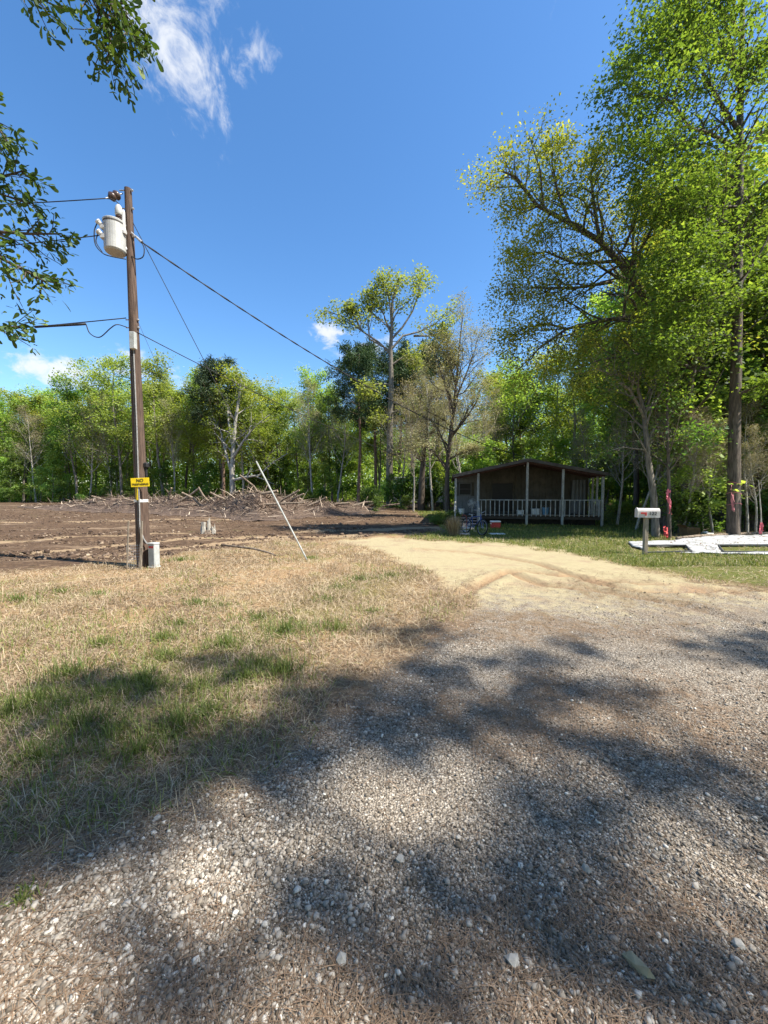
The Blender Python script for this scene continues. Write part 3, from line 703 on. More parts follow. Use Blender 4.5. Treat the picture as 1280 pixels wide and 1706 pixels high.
class Tree:
    def __init__(s, seed, P): s.rng = np.random.default_rng(seed); s.mb = MB(); s.an = []; s.dr = []; s.P = P
    def grow(s, p, d, length, r, lv):
        P = s.P; rng = s.rng; n = P['seg'][lv]; pts = [np.array(p, float)]; rad = [r]; d = norm(d)
        for i in range(n):
            d = norm(d + rng.normal(0, P['wob'][lv], 3) + np.array([0, 0, P['trop'][lv]]))
            pts.append(pts[-1] + d * length / n); rad.append(max(r * (1 - (i + 1) / n * P['taper'][lv]), .004))
        s.limb(pts, rad, lv, length)
    def limb(s, pts, rad, lv, length=None, t0=None, nch=None):
        P = s.P; rng = s.rng; pts = np.asarray(pts, float); n = len(pts) - 1
        if length is None: length = np.linalg.norm(np.diff(pts, axis=0), axis=1).sum()
        if rad[0] > P.get('minr', 0): s.mb.tube(pts, rad, P['sides'][lv], cap=False)
        if lv >= P['maxlv']:
            for i in range(1, n + 1): s.an.append(pts[i]); s.dr.append(norm(pts[i] - pts[i - 1]))
            return
        nc = nch if nch is not None else P['nch'][lv]; t0 = P['t0'][lv] if t0 is None else t0; a0 = rng.random() * 6.28
        for j in range(nc):
            t = t0 + (1 - t0) * (j + rng.random() * .9) / nc; t = min(t, .995)
            k = min(int(t * n), n - 1); fr = t * n - k
            p = pts[k] * (1 - fr) + pts[k + 1] * fr; tg = norm(pts[k + 1] - pts[k]); r = rad[k] * (1 - fr) + rad[k + 1] * fr
            u = norm(np.cross(tg, (0.3, .2, 1) if abs(tg[2]) < .95 else (1, 0, 0))); w = np.cross(tg, u)
            az = a0 + j * 2.4 + rng.normal(0, .4); an = math.radians(P['ang'][lv] * (1 + .22 * rng.normal()))
            d = tg * math.cos(an) + (u * math.cos(az) + w * math.sin(az)) * math.sin(an)
            tt = (t - t0) / (1 - t0 + 1e-6)
            L = min(length * P['lenr'][lv], P.get('cap', 99)) * P['shape'](tt, lv) * (1 + .2 * rng.normal())
            s.grow(p, d, max(L, .15), max(min(r * P['rr'][lv], r * .9), .004), lv + 1)
        if lv > 0: s.an.append(pts[-1]); s.dr.append(norm(pts[-1] - pts[-2]))
    def build(s, name, loc, label, cat, group, bark, leafmat, per, spread, size, shape='rhomb', upb=.5, aspect=.55, rel=True):
        root = thing(name, loc, label, cat, group)
        off = np.asarray(loc, float) if rel else np.zeros(3)
        mesh_obj('trunk', np.concatenate(s.mb.v) + off, s.mb.f, bark, root, smooth=True)
        if per:
            v, f, lc = leaf_cloud(np.array(s.an) + off, per, spread, size, s.rng, shape, upb, np.array(s.dr), aspect)
            mesh_obj('crown', v, f, leafmat, root, lc=lc)
        return root

def dome(t, lv): return (.55 + .9 * t * (1 - t) * 1.6 - .35 * t) if lv == 0 else (1.05 - .6 * t)
def column(t, lv): return (1.0 - .62 * t) if lv == 0 else (1.05 - .6 * t)
P_BROAD = dict(seg=[9, 6, 4, 3], wob=[.05, .12, .18, .2], trop=[.03, .05, .03, .0], taper=[.8, .75, .8, .8], sides=[8, 5, 4, 3], nch=[17, 6, 4], t0=[.26, .25, .2],
               ang=[55, 45, 45], lenr=[.40, .48, .5], rr=[.48, .55, .6], maxlv=3, shape=dome, minr=.007)
P_SLIM = dict(P_BROAD, nch=[18, 5, 4], t0=[.34, .3, .2], lenr=[.23, .5, .5], shape=column, ang=[58, 45, 45])
P_PINE = dict(seg=[10, 6, 3], wob=[.02, .10, .15], trop=[.02, .04, .05], taper=[.75, .8, .8], sides=[9, 5, 3], nch=[34, 8], t0=[.50, .35], ang=[78, 50], lenr=[.20, .38],
              rr=[.30, .5], maxlv=2, shape=lambda t, lv: (1.0 - .55 * t ** 2) if lv == 0 else (1 - .4 * t), minr=.006)
P_BARE = dict(P_BROAD, nch=[18, 8, 6], t0=[.3, .2, .15], lenr=[.34, .5, .55], shape=column, ang=[40, 40, 40], trop=[.03, .10, .06, .02], minr=0)
P_SHRUB = dict(seg=[4, 4, 3], wob=[.2, .2, .25], trop=[.05, .05, .0], taper=[.8, .8, .8], sides=[5, 4, 3], nch=[7, 5], t0=[.1, .2], ang=[45, 45], lenr=[.7, .5], rr=[.7, .6],
               maxlv=2, shape=lambda t, lv: 1 - .3 * t, minr=0)

def proto(name, seed, P, H, r, bark, leaf, per, spread, size, label, group, cat='tree', **k):
    t = Tree(seed, P); t.grow((0, 0, -.15), (0.02, 0, 1), H * .92, r, 0)
    return t.build(name, (0, 0, 0), label, cat, group, bark, leaf, per, spread, size, **k)
USED = set()
def place(root, x, y, rot, sc, label=None, group=None, tilt=None, name=None):
    z = gz1(x, y)
    if root.name not in USED:
        USED.add(root.name); o = root; o.location = (x, y, z); o.rotation_euler = (tilt[0] if tilt else 0, tilt[1] if tilt else 0, rot)
        o.scale = (sc,) * 3 if np.isscalar(sc) else sc; PR[root.name] = root
    else: o = copy_tree(root, (x, y, z), rot, sc, tilt)
    if label: o['label'] = label
    if group: o['group'] = group
    if name: o.name = name
    return o
PR = {}
GF = 'trees of the wood beyond the clearing'; LF = 'leafy green tree in the wood beyond the cleared lot'
far = [proto('woodland_tree', 101 + i, P_BROAD if i % 2 == 0 else P_SLIM, 19, .19, ['bark_grey', 'bark_dark', 'bark_pale', 'bark_grey', 'bark_grey', 'bark_grey'][i],
             ['leaf_spring', 'leaf_spring', 'leaf_yellow', 'leaf_oak', 'leaf_spring', 'leaf_pale'][i], 8, .40, .20, LF, GF, aspect=.7) for i in range(6)]
GR_ = 'slender trees of the wood on the right'; LR = 'slender leafy tree in the dark wood right of the house'
near = [proto('forest_tree', 201 + i, P_SLIM, 15, .15, ['bark_dark', 'bark_grey', 'bark_dark', 'bark_grey'][i], ['leaf_deep', 'leaf_oak', 'leaf_spring', 'leaf_oak'][i], 7, .26, .17, LR, GR_, aspect=.7) for i in range(4)]
GP = 'pines standing among the far trees'; LP = 'tall dark pine rising among the leafy trees'
pines = [proto('pine_tree', 301 + i, P_PINE, 22, .26, 'bark_pine', 'needle_pine', 16, .26, .40, LP, GP, shape='needle', aspect=.16, upb=.1) for i in range(2)]
GB = 'bare trees at the far edge'; LB = 'thin bare tree with fine grey twigs at the edge of the wood'
bare = [proto('bare_tree', 401 + i, P_BARE, 18, .17, 'bark_pale', 'leaf_bud', 4, .24, .10, LB, GB) for i in range(2)]
GS = 'saplings and understorey'; LS = 'young understorey sapling with light green leaves'
sap = [proto('sapling', 501 + i, dict(P_SLIM, nch=[14, 5, 3], t0=[.18, .25, .2], lenr=[.34, .5, .5]), 6, .05, 'bark_grey', ['leaf_spring', 'leaf_deep', 'leaf_spring'][i], 6, .16, .14, LS, GS, aspect=.7) for i in range(3)]
GU = 'undergrowth bushes at the edge of the wood'; LU = 'low leafy bush at the edge of the wood'
shr = [proto('bush', 601 + i, P_SHRUB, 1.6, .035, 'bark_dark', ['leaf_spring', 'leaf_deep'][i], 14, .16, .13, LU, GU, cat='bush', aspect=.7) for i in range(2)]

rt = random.Random(5)
def free(x, y, X, d):  return all((x - a) ** 2 + (y - b) ** 2 > d * d for a, b in X)
put = []
# far wood behind the clearing
for row, dep in enumerate([58, 62, 67, 73, 81, 92]):
    stp = 4.2 + row * .5; x = -dep * 1.14
    while x < dep * .05:
        X = x + rt.uniform(-1.4, 1.4); Y = dep + rt.uniform(-2.2, 2.2) - (4 if x > -16 else 0) + (5 if x < -50 else 0)
        k = rt.choice([0, 1, 2, 3, 4, 5, 0, 1, 4])
        hs = rt.uniform(.80, 1.02) * (1.0 if row < 3 else 1.06)
        px = 640 + X / Y * FPX
        hs *= float(np.interp(px, [0, 100, 190, 215, 300, 330, 420, 500, 560, 640], [1.10, 1.06, 1.06, 1.2, 1.16, 1.05, 1.08, 1.02, .88, .9]))
        lk = ['broad green tree', 'slim dark trunked tree', 'yellowish pale trunked tree', 'slim dark green tree', 'broad dark trunked tree', 'slim pale green tree'][k]
        wh = 'at the far left of the wood' if px < 100 else 'in the wood left of the utility pole' if px < 215 else 'in the wood just right of the utility pole' if px < 340 else 'in the wood around the pale limbed tree' if px < 470 else 'in the wood by the thin bare trees'
        place(far[k], X, Y, rt.uniform(0, 6.28), hs, lk + (' in front ' if row == 0 else ' deeper ') + wh); put.append((X, Y))
        x += stp * rt.uniform(.8, 1.25)
# wood behind and right of the house
for row, dep in enumerate([35, 40, 46, 53, 62, 74]):
    stp = 4.0 + row * .6; x = dep * .02
    while x < dep * 1.35:
        X = x + rt.uniform(-1.3, 1.3); Y = dep + rt.uniform(-2, 2)
        px = 640 + X / Y * FPX
        hs = rt.uniform(.74, .95) if px < 1000 else rt.uniform(.85, 1.05)
        if px < 840: hs *= .85
        k = rt.choice([0, 1, 3, 4, 0, 2])
        if px > 800 or row > 3:
            lk = ['broad green tree', 'slim dark trunked tree', 'yellowish broad tree', 'slim dark green tree', 'broad dark trunked tree'][k]
            wh = 'left of the house roof' if px < 770 else 'behind the left half of the house' if px < 880 else 'behind the right half of the house' if px < 1005 else 'right of the house above the mailbox' if px < 1130 else 'deep in the wood at the right edge'
            place(far[k], X, Y, rt.uniform(0, 6.28), hs, lk + (' close ' if row < 2 else ' farther off ') + wh, 'trees of the wood behind the house'); put.append((X, Y))
        x += stp * rt.uniform(.8, 1.25)
# dark wood on the right
tries = 0; cnt = 0
while cnt < 74 and tries < 6000:
    tries += 1
    Y = rt.uniform(14.6, 33); X = rt.uniform(.70 * Y, 1.55 * Y)
    if not free(X, Y, put, 1.75) or abs(X / Y - .955) < .03 and Y < 22: continue
    put.append((X, Y)); cnt += 1
    k = rt.randrange(4); px = 640 + X / Y * FPX
    place(near[k], X, Y, rt.uniform(0, 6.28), (lambda a: (a * .95, a * .95, a * rt.uniform(.9, 1.15)))(rt.uniform(.55, 1.0)), tilt=(rt.uniform(-.06, .06), rt.uniform(-.06, .06)),
          label=['slender deep green tree', 'slender grey trunked tree', 'slender bright green tree', 'slender olive green tree'][k] + (' near the front ' if Y < 20 else ' farther back ') + ('behind the mailbox' if px < 1120 else 'left of the straight trunk' if px < 1210 else 'right of the straight trunk'))
for i in range(46):
    Y = rt.uniform(15, 34); X = rt.uniform(.72 * Y, 1.15 * Y)
    if not free(X, Y, put, .8): continue
    place(sap[i % 3], X, Y, rt.uniform(0, 6.28), rt.uniform(.6, 1.1), 'young sapling under the trees of the right hand wood', 'saplings in the right hand wood')
for i in range(30):
    a = rt.random()
    X = -66 + 66 * a + rt.uniform(-1, 1); Y = 57.5 + rt.uniform(-2, 3) - (6 if X > -14 else 0)
    place(sap[i % 3], X, Y, rt.uniform(0, 6.28), rt.uniform(.7, 1.35), 'young sapling along the far edge of the clearing', 'saplings at the far edge of the clearing')
for i in range(30):
    X = rt.uniform(4, 28); Y = 33.5 + rt.uniform(-1.5, 5)
    place(sap[i % 3], X, Y, rt.uniform(0, 6.28), rt.uniform(.6, 1.2), 'young sapling behind the house', 'saplings behind the house')
for i in range(26):
    Y = rt.uniform(14.5, 30); X = rt.uniform(.73 * Y, 1.08 * Y)
    place(shr[1], X, Y, rt.uniform(0, 6.28), rt.uniform(.45, .9), 'low dark bush under the trees of the right hand wood', 'bushes under the right hand wood')
for i in range(9):
    X = rt.uniform(16.5, 20.5); Y = X / .665 + rt.uniform(-1, 3)
    place(shr[0], X, Y, rt.uniform(0, 6.28), rt.uniform(.4, .7), 'sunlit light green bush at the end of the lawn', 'sunlit bushes beyond the lawn')
for i in range(8):
    X = rt.uniform(-1.5, 3.3); Y = rt.uniform(29.5, 34)
    place(shr[1], X, Y, rt.uniform(0, 6.28), rt.uniform(.6, 1.0), 'leafy bush left of the house at the edge of the clearing', 'bushes left of the house')
for i in range(22):
    X = rt.uniform(-60, -4); Y = 56 + rt.uniform(-2, 2) - (6 if X > -14 else 0)
    place(shr[i % 2], X, Y, rt.uniform(0, 6.28), rt.uniform(.7, 1.3), 'low bush along the far edge of the clearing', 'bushes along the clearing')
# the depth of the wood behind, too dense to tell apart
rw = np.random.default_rng(44); na = 17000
th_ = rw.uniform(-1.05, 1.05, na); dd_ = rw.uniform(0, 1, na); yy_ = np.where(th_ < 0, 88 + 22 * dd_, 80 + 25 * dd_); xx_ = yy_ * np.tan(th_ * .95)
zz_ = rw.random(na) ** 1.7 * (15 + 3 * fbm(xx_ * .08, yy_ * .08, 45)); 
v_, f_, l_ = leaf_cloud(np.stack([xx_, yy_, zz_ + .3], 1), 10, 1.0, .5, rw, aspect=.8)
tag(mesh_obj('distant_wood', v_, f_, 'leaf_spring', lc=l_), 'dense depth of the wood closing the view behind the trees', 'wood', kind='stuff')
na = 8000; xx_ = rw.uniform(-85, 5, na); yy_ = 64 + 16 * rw.random(na) - np.where(xx_ > -16, 5, 0); zz_ = rw.random(na) ** 1.4 * 6.5
xr = rw.uniform(0, 75, na); yr = 42 + 25 * rw.random(na); keep_ = rw.random(na) < .7
v_, f_, l_ = leaf_cloud(np.stack([np.concatenate([xx_, xr[keep_]]), np.concatenate([yy_, yr[keep_]]), np.concatenate([zz_, zz_[keep_]]) + .15], 1), 6, .45, .36, rw, aspect=.8)
tag(mesh_obj('understorey', v_, f_, 'leaf_spring', lc=l_), 'tangled green understorey between the trunks of the wood', 'undergrowth', kind='stuff')
# unseen trees added behind the viewer to cut the blue sky fill
for i in range(20):
    X = -26 + 52 * (i + .5) / 20 + rt.uniform(-1, 1); Y = -9.5 - rt.uniform(0, 5) - (3 if X > 8 else 0)
    place(far[i % 5], X, Y, rt.uniform(0, 6.28), rt.uniform(.75, 1.0), 'unseen tree added behind the viewer to hold back sky light', 'unseen trees added to cut sky fill')
for i in range(9):
    X = .5 + 5.2 * i / 9 + rt.uniform(-.3, .3); Y = rt.uniform(36, 39.5)
    place(sap[1] if i % 2 else shr[1], X, Y, rt.uniform(0, 6.28), rt.uniform(.5, .75) if i % 2 else rt.uniform(1.1, 1.6), 'dark bush', 'bushes before the mobile home')
# pines and bare trees seen singly
for (px, Y, sc, rot) in [(372, 54, .93, .3), (596, 46, .86, 1.0), (625, 50, .98, 2.0), (735, 48, .92, 3.1), (690, 46, .90, 4.0), (665, 53, 1.0, .9), (870, 44, .70, 5.1), (1010, 36, .95, 2.2)]:
    X = (px - 640) / FPX * Y
    place(pines[int(px) % 2], X, Y, rot, sc, {372: 'dark pine rising above the trees right of the utility pole', 596: 'dark pine at the left end of the middle clump', 870: 'dark pine behind the house roof',
          1010: 'pine behind the right end of the porch', 625: 'second dark pine from the left in the tall clump', 665: 'dark pine directly behind the tallest tree', 690: 'dark pine just right of the tallest tree', 735: 'dark pine behind the small brown budding tree'}.get(px, 'dark pine in the tall clump left of the house'), 'pines standing among the far trees')
for i, (px, Y, sc, rot) in enumerate([(520, 50, .86, .2), (562, 50, .78, 1.4), (540, 53, .74, 2.1), (668, 36, .62, .4), (690, 31, .50, 2.0), (722, 33, .66, 3.3), (742, 36, .70, 1.2), (775, 31, .58, 4.4), (800, 34, .62, 5.0), (715, 40, .72, .8), (820, 38, .62, 2.8), (150, 57, .8, 1.0), (185, 58, .85, 2.2), (60, 60, .8, 4.0), (290, 56, .8, 3.0)]):
    X = (px - 640) / FPX * Y
    place(bare[i % 2], X, Y, rot, sc, LB if px in (520, 562, 540) else {668: 'twiggy tan tree beside the trunk of the tallest tree', 690: 'shortest twiggy tan tree left of the thick dark trunk', 722: 'twiggy tan tree just right of the thick dark trunk', 742: 'twiggy tan tree right behind the small brown budding tree', 775: 'twiggy tan tree rising behind the left end of the house roof', 800: 'twiggy tan tree behind the second porch post', 715: 'distant twiggy tan tree before the mobile home', 820: 'twiggy tan tree behind the porch door', 150: 'bare twiggy tree well left of the utility pole', 185: 'bare twiggy tree close left of the utility pole', 60: 'bare twiggy tree at the far left edge of the clearing', 290: 'bare twiggy tree between utility pole and pale limbed tree'}[px], 'bare trees at the far edge')

for i, (px, Y, sc, rot) in enumerate([(1030, 19, .34, .2), (1062, 16.5, .30, 1.0), (1140, 15.2, .26, 2.0), (1165, 16, .30, 3.0), (1190, 15, .24, 4.0), (1248, 15, .28, 5.0), (1262, 14.4, .22, .7), (1150, 18, .34, 1.7), (985, 24, .36, 2.4)]):
    X = (px - 640) / FPX * Y
    place(bare[i % 2], X, Y, rot, (sc * 1.15, sc * 1.15, sc), 'thin dead grey sapling with tangled twigs in the dark wood at the right', 'dead saplings in the right hand wood', tilt=(.15 * math.sin(i * 2.1), .18 * math.cos(i * 1.7)), name='dead_sapling')
def where(px):
    return ('at the far left' if px < 100 else 'left of the utility pole' if px < 215 else 'just right of the utility pole' if px < 340 else 'near the pale limbed tree' if px < 470 else 'near the thin bare trees' if px < 600 else 'below the tallest tree' if px < 700
            else 'left of the house' if px < 770 else 'behind the left half of the house' if px < 880 else 'behind the right half of the house' if px < 1005 else 'between house and mailbox' if px < 1060 else 'behind the mailbox' if px < 1100 else 'by the pink ribboned thin tree' if px < 1150 else 'left of the straight trunk' if px < 1215 else 'right of the straight trunk')
for o in list(COL.objects):
    if o.parent is None and o.get('category') in ('tree', 'bush') and o.name.split('.')[0] in ('sapling', 'bush', 'dead_sapling'):
        px = 640 + o.location.x / o.location.y * FPX
        o['group'] = {'sapling': 'young saplings in the woods', 'bush': 'undergrowth bushes', 'dead_sapling': 'dead saplings in the right hand wood'}[o.name.split('.')[0]]
        o['label'] = {'sapling': 'young ' + ('tall' if o.scale[0] > .95 else 'short') + ' leafy sapling ', 'bush': ('large' if o.scale[0] > .8 else 'small') + ' low leafy bush ', 'dead_sapling': 'thin dead grey sapling '}[o.name.split('.')[0]] + ('far off ' if o.location.y > 25 else 'close by ') + where(px)
def px_line(pts): return np.array([at(*p) for p in pts])
def rads(r0, r1, n): return np.linspace(r0, r1, n)
# white-limbed tree in front of the wood
t = Tree(71, dict(P_BROAD, cap=3.5, nch=[14, 6, 5]))
base = at(388, 832, 50); base[2] = gz1(base[0], base[1])
def bend(t, pts, r0, r1, lv, nch, t0=.2, base_z=None):
    p = px_line(pts)
    if base_z is not None: p[0][2] = base_z - .15
    if base_z is None: nch = max(4, min(nch, int(np.linalg.norm(np.diff(p, axis=0), axis=1).sum() * t.P.get('dens', 9))))
    t.limb(p, rads(r0, r1, len(p)), lv, t0=t0, nch=nch); return p
bend(t, [(388, 832, 50), (386, 790, 50), (388, 750, 50), (392, 700, 50), (398, 660, 50), (402, 630, 50)], .42, .08, 1, 10, .35, base[2])
bend(t, [(386, 790, 50), (376, 755, 50), (368, 720, 51), (352, 690, 51)], .22, .06, 1, 6)
bend(t, [(387, 765, 50), (405, 735, 49), (425, 710, 49), (450, 690, 49)], .2, .05, 1, 7)
bend(t, [(388, 800, 50), (410, 795, 49), (432, 792, 49), (455, 770, 48), (480, 755, 48)], .2, .05, 1, 6)
bend(t, [(388, 750, 50), (380, 700, 50), (378, 660, 50)], .2, .05, 1, 6)
t.build('pale_limbed_tree', base, 'spreading tree with pale whitish limbs in front of the wood', 'tree', None, 'bark_pale', 'leaf_oak', 5, .35, .26, rel=False, aspect=.7)
# tall tree in the middle, open crown of pale new leaves
t = Tree(72, dict(P_BROAD, cap=2.8, nch=[10, 7, 5], lenr=[.3, .40, .45]))
base = at(651, 847, 40); base[2] = gz1(base[0], base[1])
bend(t, [(651, 847, 40), (650, 780, 40), (651, 700, 40), (653, 640, 40), (652, 580, 40), (654, 540, 40), (655, 500, 40), (665, 465, 40)], .42, .06, 1, 9, .62, base[2])
for pts in ([(652, 590, 40), (630, 570, 40), (600, 550, 40), (575, 530, 40), (545, 518, 39)], [(600, 550, 40), (592, 530, 40), (583, 512, 40)], [(652, 585, 40), (615, 565, 40), (612, 530, 40), (618, 515, 40)],
            [(655, 580, 40), (672, 560, 40), (700, 553, 41), (725, 540, 41), (748, 522, 41)], [(654, 565, 40), (672, 545, 40), (688, 520, 40), (700, 485, 40), (702, 470, 40)],
            [(654, 560, 40), (640, 525, 40), (625, 500, 40), (618, 495, 40)], [(654, 545, 40), (650, 500, 40), (640, 470, 40)], [(690, 560, 41), (715, 560, 41), (740, 555, 41)],
            [(652, 610, 40), (680, 590, 40), (690, 600, 39)], [(652, 640, 40), (625, 640, 40), (605, 655, 39)], [(652, 690, 40), (672, 680, 39), (690, 690, 38)], [(652, 700, 40), (635, 690, 40), (622, 700, 39)]):
    bend(t, pts, .13, .03, 1, 8, .45)
t.build('tall_tree', base, 'tallest tree in the middle with an open crown of pale green leaves', 'tree', None, 'bark_grey', 'leaf_pale', 8, .34, .20, rel=False, aspect=.7)
# thick dark trunk next to it
t = Tree(73, dict(P_BARE, cap=3.2, nch=[12, 7, 5]))
base = at(703, 850, 34); base[2] = gz1(base[0], base[1])
bend(t, [(703, 850, 34), (704, 800, 34), (708, 740, 34), (715, 690, 34), (720, 650, 34)], .33, .10, 1, 10, .35, base[2])
bend(t, [(706, 770, 34), (680, 750, 34), (650, 760, 33)], .12, .03, 1, 8); bend(t, [(708, 740, 34), (740, 690, 35), (752, 660, 35), (748, 630, 35)], .16, .04, 1, 8)
bend(t, [(710, 720, 34), (690, 680, 34), (680, 640, 34)], .14, .04, 1, 8)
t.build('budding_tree', base, 'thick trunked tree with sparse brown buds left of the house', 'tree', None, 'bark_dark', 'leaf_bud', 6, .22, .11, rel=False)
# brown budding tree right beside the house
t = Tree(74, dict(P_BARE, cap=3.0, nch=[12, 9, 6], lenr=[.3, .5, .5]))
base = at(747, 862, 24.5); base[2] = gz1(base[0], base[1])
bend(t, [(747, 862, 24.5), (746, 820, 24.5), (747, 770, 24.5), (752, 720, 24.5), (758, 670, 24.5), (763, 620, 24.5), (768, 560, 24.5), (772, 525, 24.5)], .19, .02, 1, 22, .22, base[2])
for pts in ([(746, 785, 24.5), (730, 760, 24.3), (712, 745, 24), (690, 742, 24)], [(748, 760, 24.5), (736, 725, 24.5), (722, 700, 24.6), (700, 690, 24.6)], [(757, 690, 24.5), (745, 650, 24.4), (732, 610, 24.4), (724, 575, 24.4)],
            [(758, 670, 24.5), (775, 630, 24.6), (790, 590, 24.6), (798, 560, 24.6)], [(752, 730, 24.5), (775, 700, 24.5), (795, 670, 24.5), (805, 640, 24.5)], [(748, 765, 24.5), (770, 755, 24.2), (790, 748, 24)],
            [(760, 640, 24.5), (748, 600, 24.5), (745, 560, 24.5)]):
    bend(t, pts, .07, .012, 1, 13, .2)
t.build('budding_tree', base, 'small brown tree with budding twigs standing at the left corner of the house', 'tree', None, 'bark_dark', 'leaf_bud', 13, .20, .075, rel=False)

# leaning oak over the lawn
t = Tree(81, dict(P_BROAD, cap=2.5, dens=5.0, nch=[12, 8, 6], lenr=[.4, .42, .5], t0=[.2, .15, .15], trop=[.03, .03, .01, -.03], minr=.004))
base = at(1253, 884, 16.6); base[2] = gz1(base[0], base[1])
tr = bend(t, [(1253, 884, 16.6), (1243, 800, 16.5), (1222, 710, 16.4), (1180, 625, 16.2), (1130, 549, 16), (1077, 498, 15.7), (1035, 440, 15.4), (1000, 402, 15.2), (950, 372, 15), (895, 342, 14.8), (860, 295, 14.6), (835, 285, 14.5)], .25, .025, 1, 26, .45, base[2])
for pts, r in (([(1100, 520, 15.8), (1050, 528, 15.4), (1000, 535, 15), (945, 548, 14.7), (900, 580, 14.5), (860, 620, 14.4)], .12), ([(1030, 435, 15.4), (960, 440, 15.2), (910, 420, 15), (860, 430, 15)], .07), ([(945, 548, 14.7), (915, 540, 14.6), (880, 545, 14.5), (850, 560, 14.5)], .05),
               ([(1000, 402, 15.2), (990, 340, 15.3), (985, 290, 15.4), (1000, 250, 15.4)], .08), ([(950, 372, 15), (930, 320, 15.2), (920, 270, 15.3), (925, 240, 15.3)], .06), ([(1060, 480, 15.6), (1055, 400, 15.8), (1060, 330, 16)], .09),
               ([(1020, 470, 15.4), (960, 480, 15), (900, 480, 14.8), (850, 480, 14.8)], .07), ([(895, 342, 14.8), (870, 350, 14.7), (840, 340, 14.6)], .04), ([(1130, 549, 16), (1120, 470, 16.4), (1110, 410, 16.6)], .10),
               ([(1180, 625, 16.2), (1120, 600, 15.6), (1060, 590, 15), (1000, 600, 14.6), (960, 615, 14.4)], .09), ([(1150, 580, 16), (1100, 570, 16.5), (1040, 570, 17), (980, 580, 17.2)], .08)):
    bend(t, pts, r, .012, 1, 22, .12)
t.build('leaning_oak', base, 'big oak leaning left over the lawn with yellow green new leaves', 'tree', None, 'bark_dark', 'leaf_yellow', 11, .22, .088, rel=False, aspect=.6)
for i, (px, Y, sc, rot) in enumerate([(1135, 19, 1.15, .3), (1180, 21, 1.3, 1.9), (1262, 18, 1.25, 3.1), (1235, 24, 1.45, 4.4), (1100, 23, 1.2, 5.2), (1285, 21, 1.4, .9), (1060, 27, 1.25, 2.2), (1150, 26, 1.4, 3.9)]):
    place(near[i % 4], (px - 640) / FPX * Y, Y, rot, (sc * 1.1, sc * 1.1, sc), 'tall slender tree ' + ('close ' if Y < 22 else 'farther back ') + where(px), 'tall trees of the right hand wood')
# straight trunk at the right with sweetgum leaves
t = Tree(82, dict(P_BROAD, cap=2.4, dens=4.4, nch=[12, 8, 6], lenr=[.4, .40, .5], t0=[.2, .15, .15], minr=.004))
base = at(1222, 895, 13.6); base[2] = gz1(base[0], base[1])
bend(t, [(1222, 895, 13.6), (1223, 800, 13.6), (1224, 700, 13.6), (1227, 600, 13.6), (1229, 500, 13.6), (1230, 400, 13.6), (1232, 300, 13.6), (1233, 200, 13.6), (1236, 80, 13.6), (1238, -60, 13.6), (1240, -190, 13.6)], .21, .05, 1, 24, .36, base[2])
for pts, r in (([(1232, 250, 13.6), (1180, 222, 13.2), (1150, 215, 13), (1120, 170, 12.7), (1080, 155, 12.5), (1040, 165, 12.4)], .07), ([(1232, 220, 13.6), (1205, 180, 13.3), (1170, 120, 13), (1140, 75, 12.8), (1130, 10, 12.6)], .08), ([(1230, 345, 13.6), (1180, 345, 13.1), (1130, 350, 12.8), (1080, 345, 12.6)], .05),
               ([(1228, 560, 13.6), (1170, 555, 13), (1120, 570, 12.6), (1090, 590, 12.4)], .05), ([(1229, 440, 13.6), (1180, 440, 13), (1140, 430, 12.6), (1100, 440, 12.4)], .05), ([(1230, 400, 13.6), (1255, 350, 13.3), (1290, 320, 13)], .06),
               ([(1229, 520, 13.6), (1260, 490, 13), (1300, 470, 12.7)], .05), ([(1233, 180, 13.6), (1260, 120, 13.2), (1290, 60, 13)], .07), ([(1234, 140, 13.6), (1215, 60, 13.2), (1190, -20, 13)], .07), ([(1232, 300, 13.6), (1190, 280, 13.8), (1140, 250, 14), (1110, 255, 14)], .05),
               ([(1225, 660, 13.6), (1270, 640, 13), (1300, 635, 12.6)], .05), ([(1234, 120, 13.6), (1180, 60, 13.1), (1120, 60, 12.7), (1060, 95, 12.5)], .06), ([(1235, 60, 13.6), (1190, 0, 13.2), (1130, -50, 12.8), (1100, -60, 12.7)], .06), ([(1230, 380, 13.6), (1170, 390, 13), (1120, 300, 12.8), (1070, 265, 12.6)], .05), ([(1228, 480, 13.6), (1190, 500, 12.9), (1150, 500, 12.5), (1110, 505, 12.2)], .05)):
    bend(t, pts, r, .01, 1, 22, .12)
t.build('sweetgum_tree', base, 'tall straight trunked tree at the right edge with small star shaped leaves', 'tree', None, 'bark_dark', 'leaf_oak', 12, .20, .085, 'star', rel=False, aspect=.9)
# two smaller trees in front of the wood
t = Tree(83, dict(P_BARE, cap=1.8, nch=[12, 7, 5], lenr=[.3, .42, .5]))
base = at(1094, 895, 13.8); base[2] = gz1(base[0], base[1])
bend(t, [(1094, 895, 13.8), (1090, 830, 13.8), (1080, 760, 13.8), (1074, 690, 13.9), (1062, 640, 14), (1030, 620, 14)], .14, .03, 1, 14, .4, base[2])
bend(t, [(1076, 700, 13.9), (1050, 650, 13.5), (1020, 625, 13.2), (985, 610, 13)], .06, .01, 1, 12); bend(t, [(1078, 750, 13.8), (1040, 745, 13.4), (1000, 755, 13.2)], .03, .008, 1, 10); bend(t, [(1075, 690, 13.9), (1090, 640, 14), (1100, 590, 14)], .06, .01, 1, 12)
t.build('crooked_tree', base, 'crooked grey tree with thin dead twigs behind the mailbox', 'tree', None, 'bark_grey', 'leaf_deep', 2, .14, .10, rel=False)
t = Tree(84, dict(P_BARE, cap=1.5, nch=[12, 7, 5], lenr=[.3, .42, .5]))
base = at(1116, 897, 13.4); base[2] = gz1(base[0], base[1])
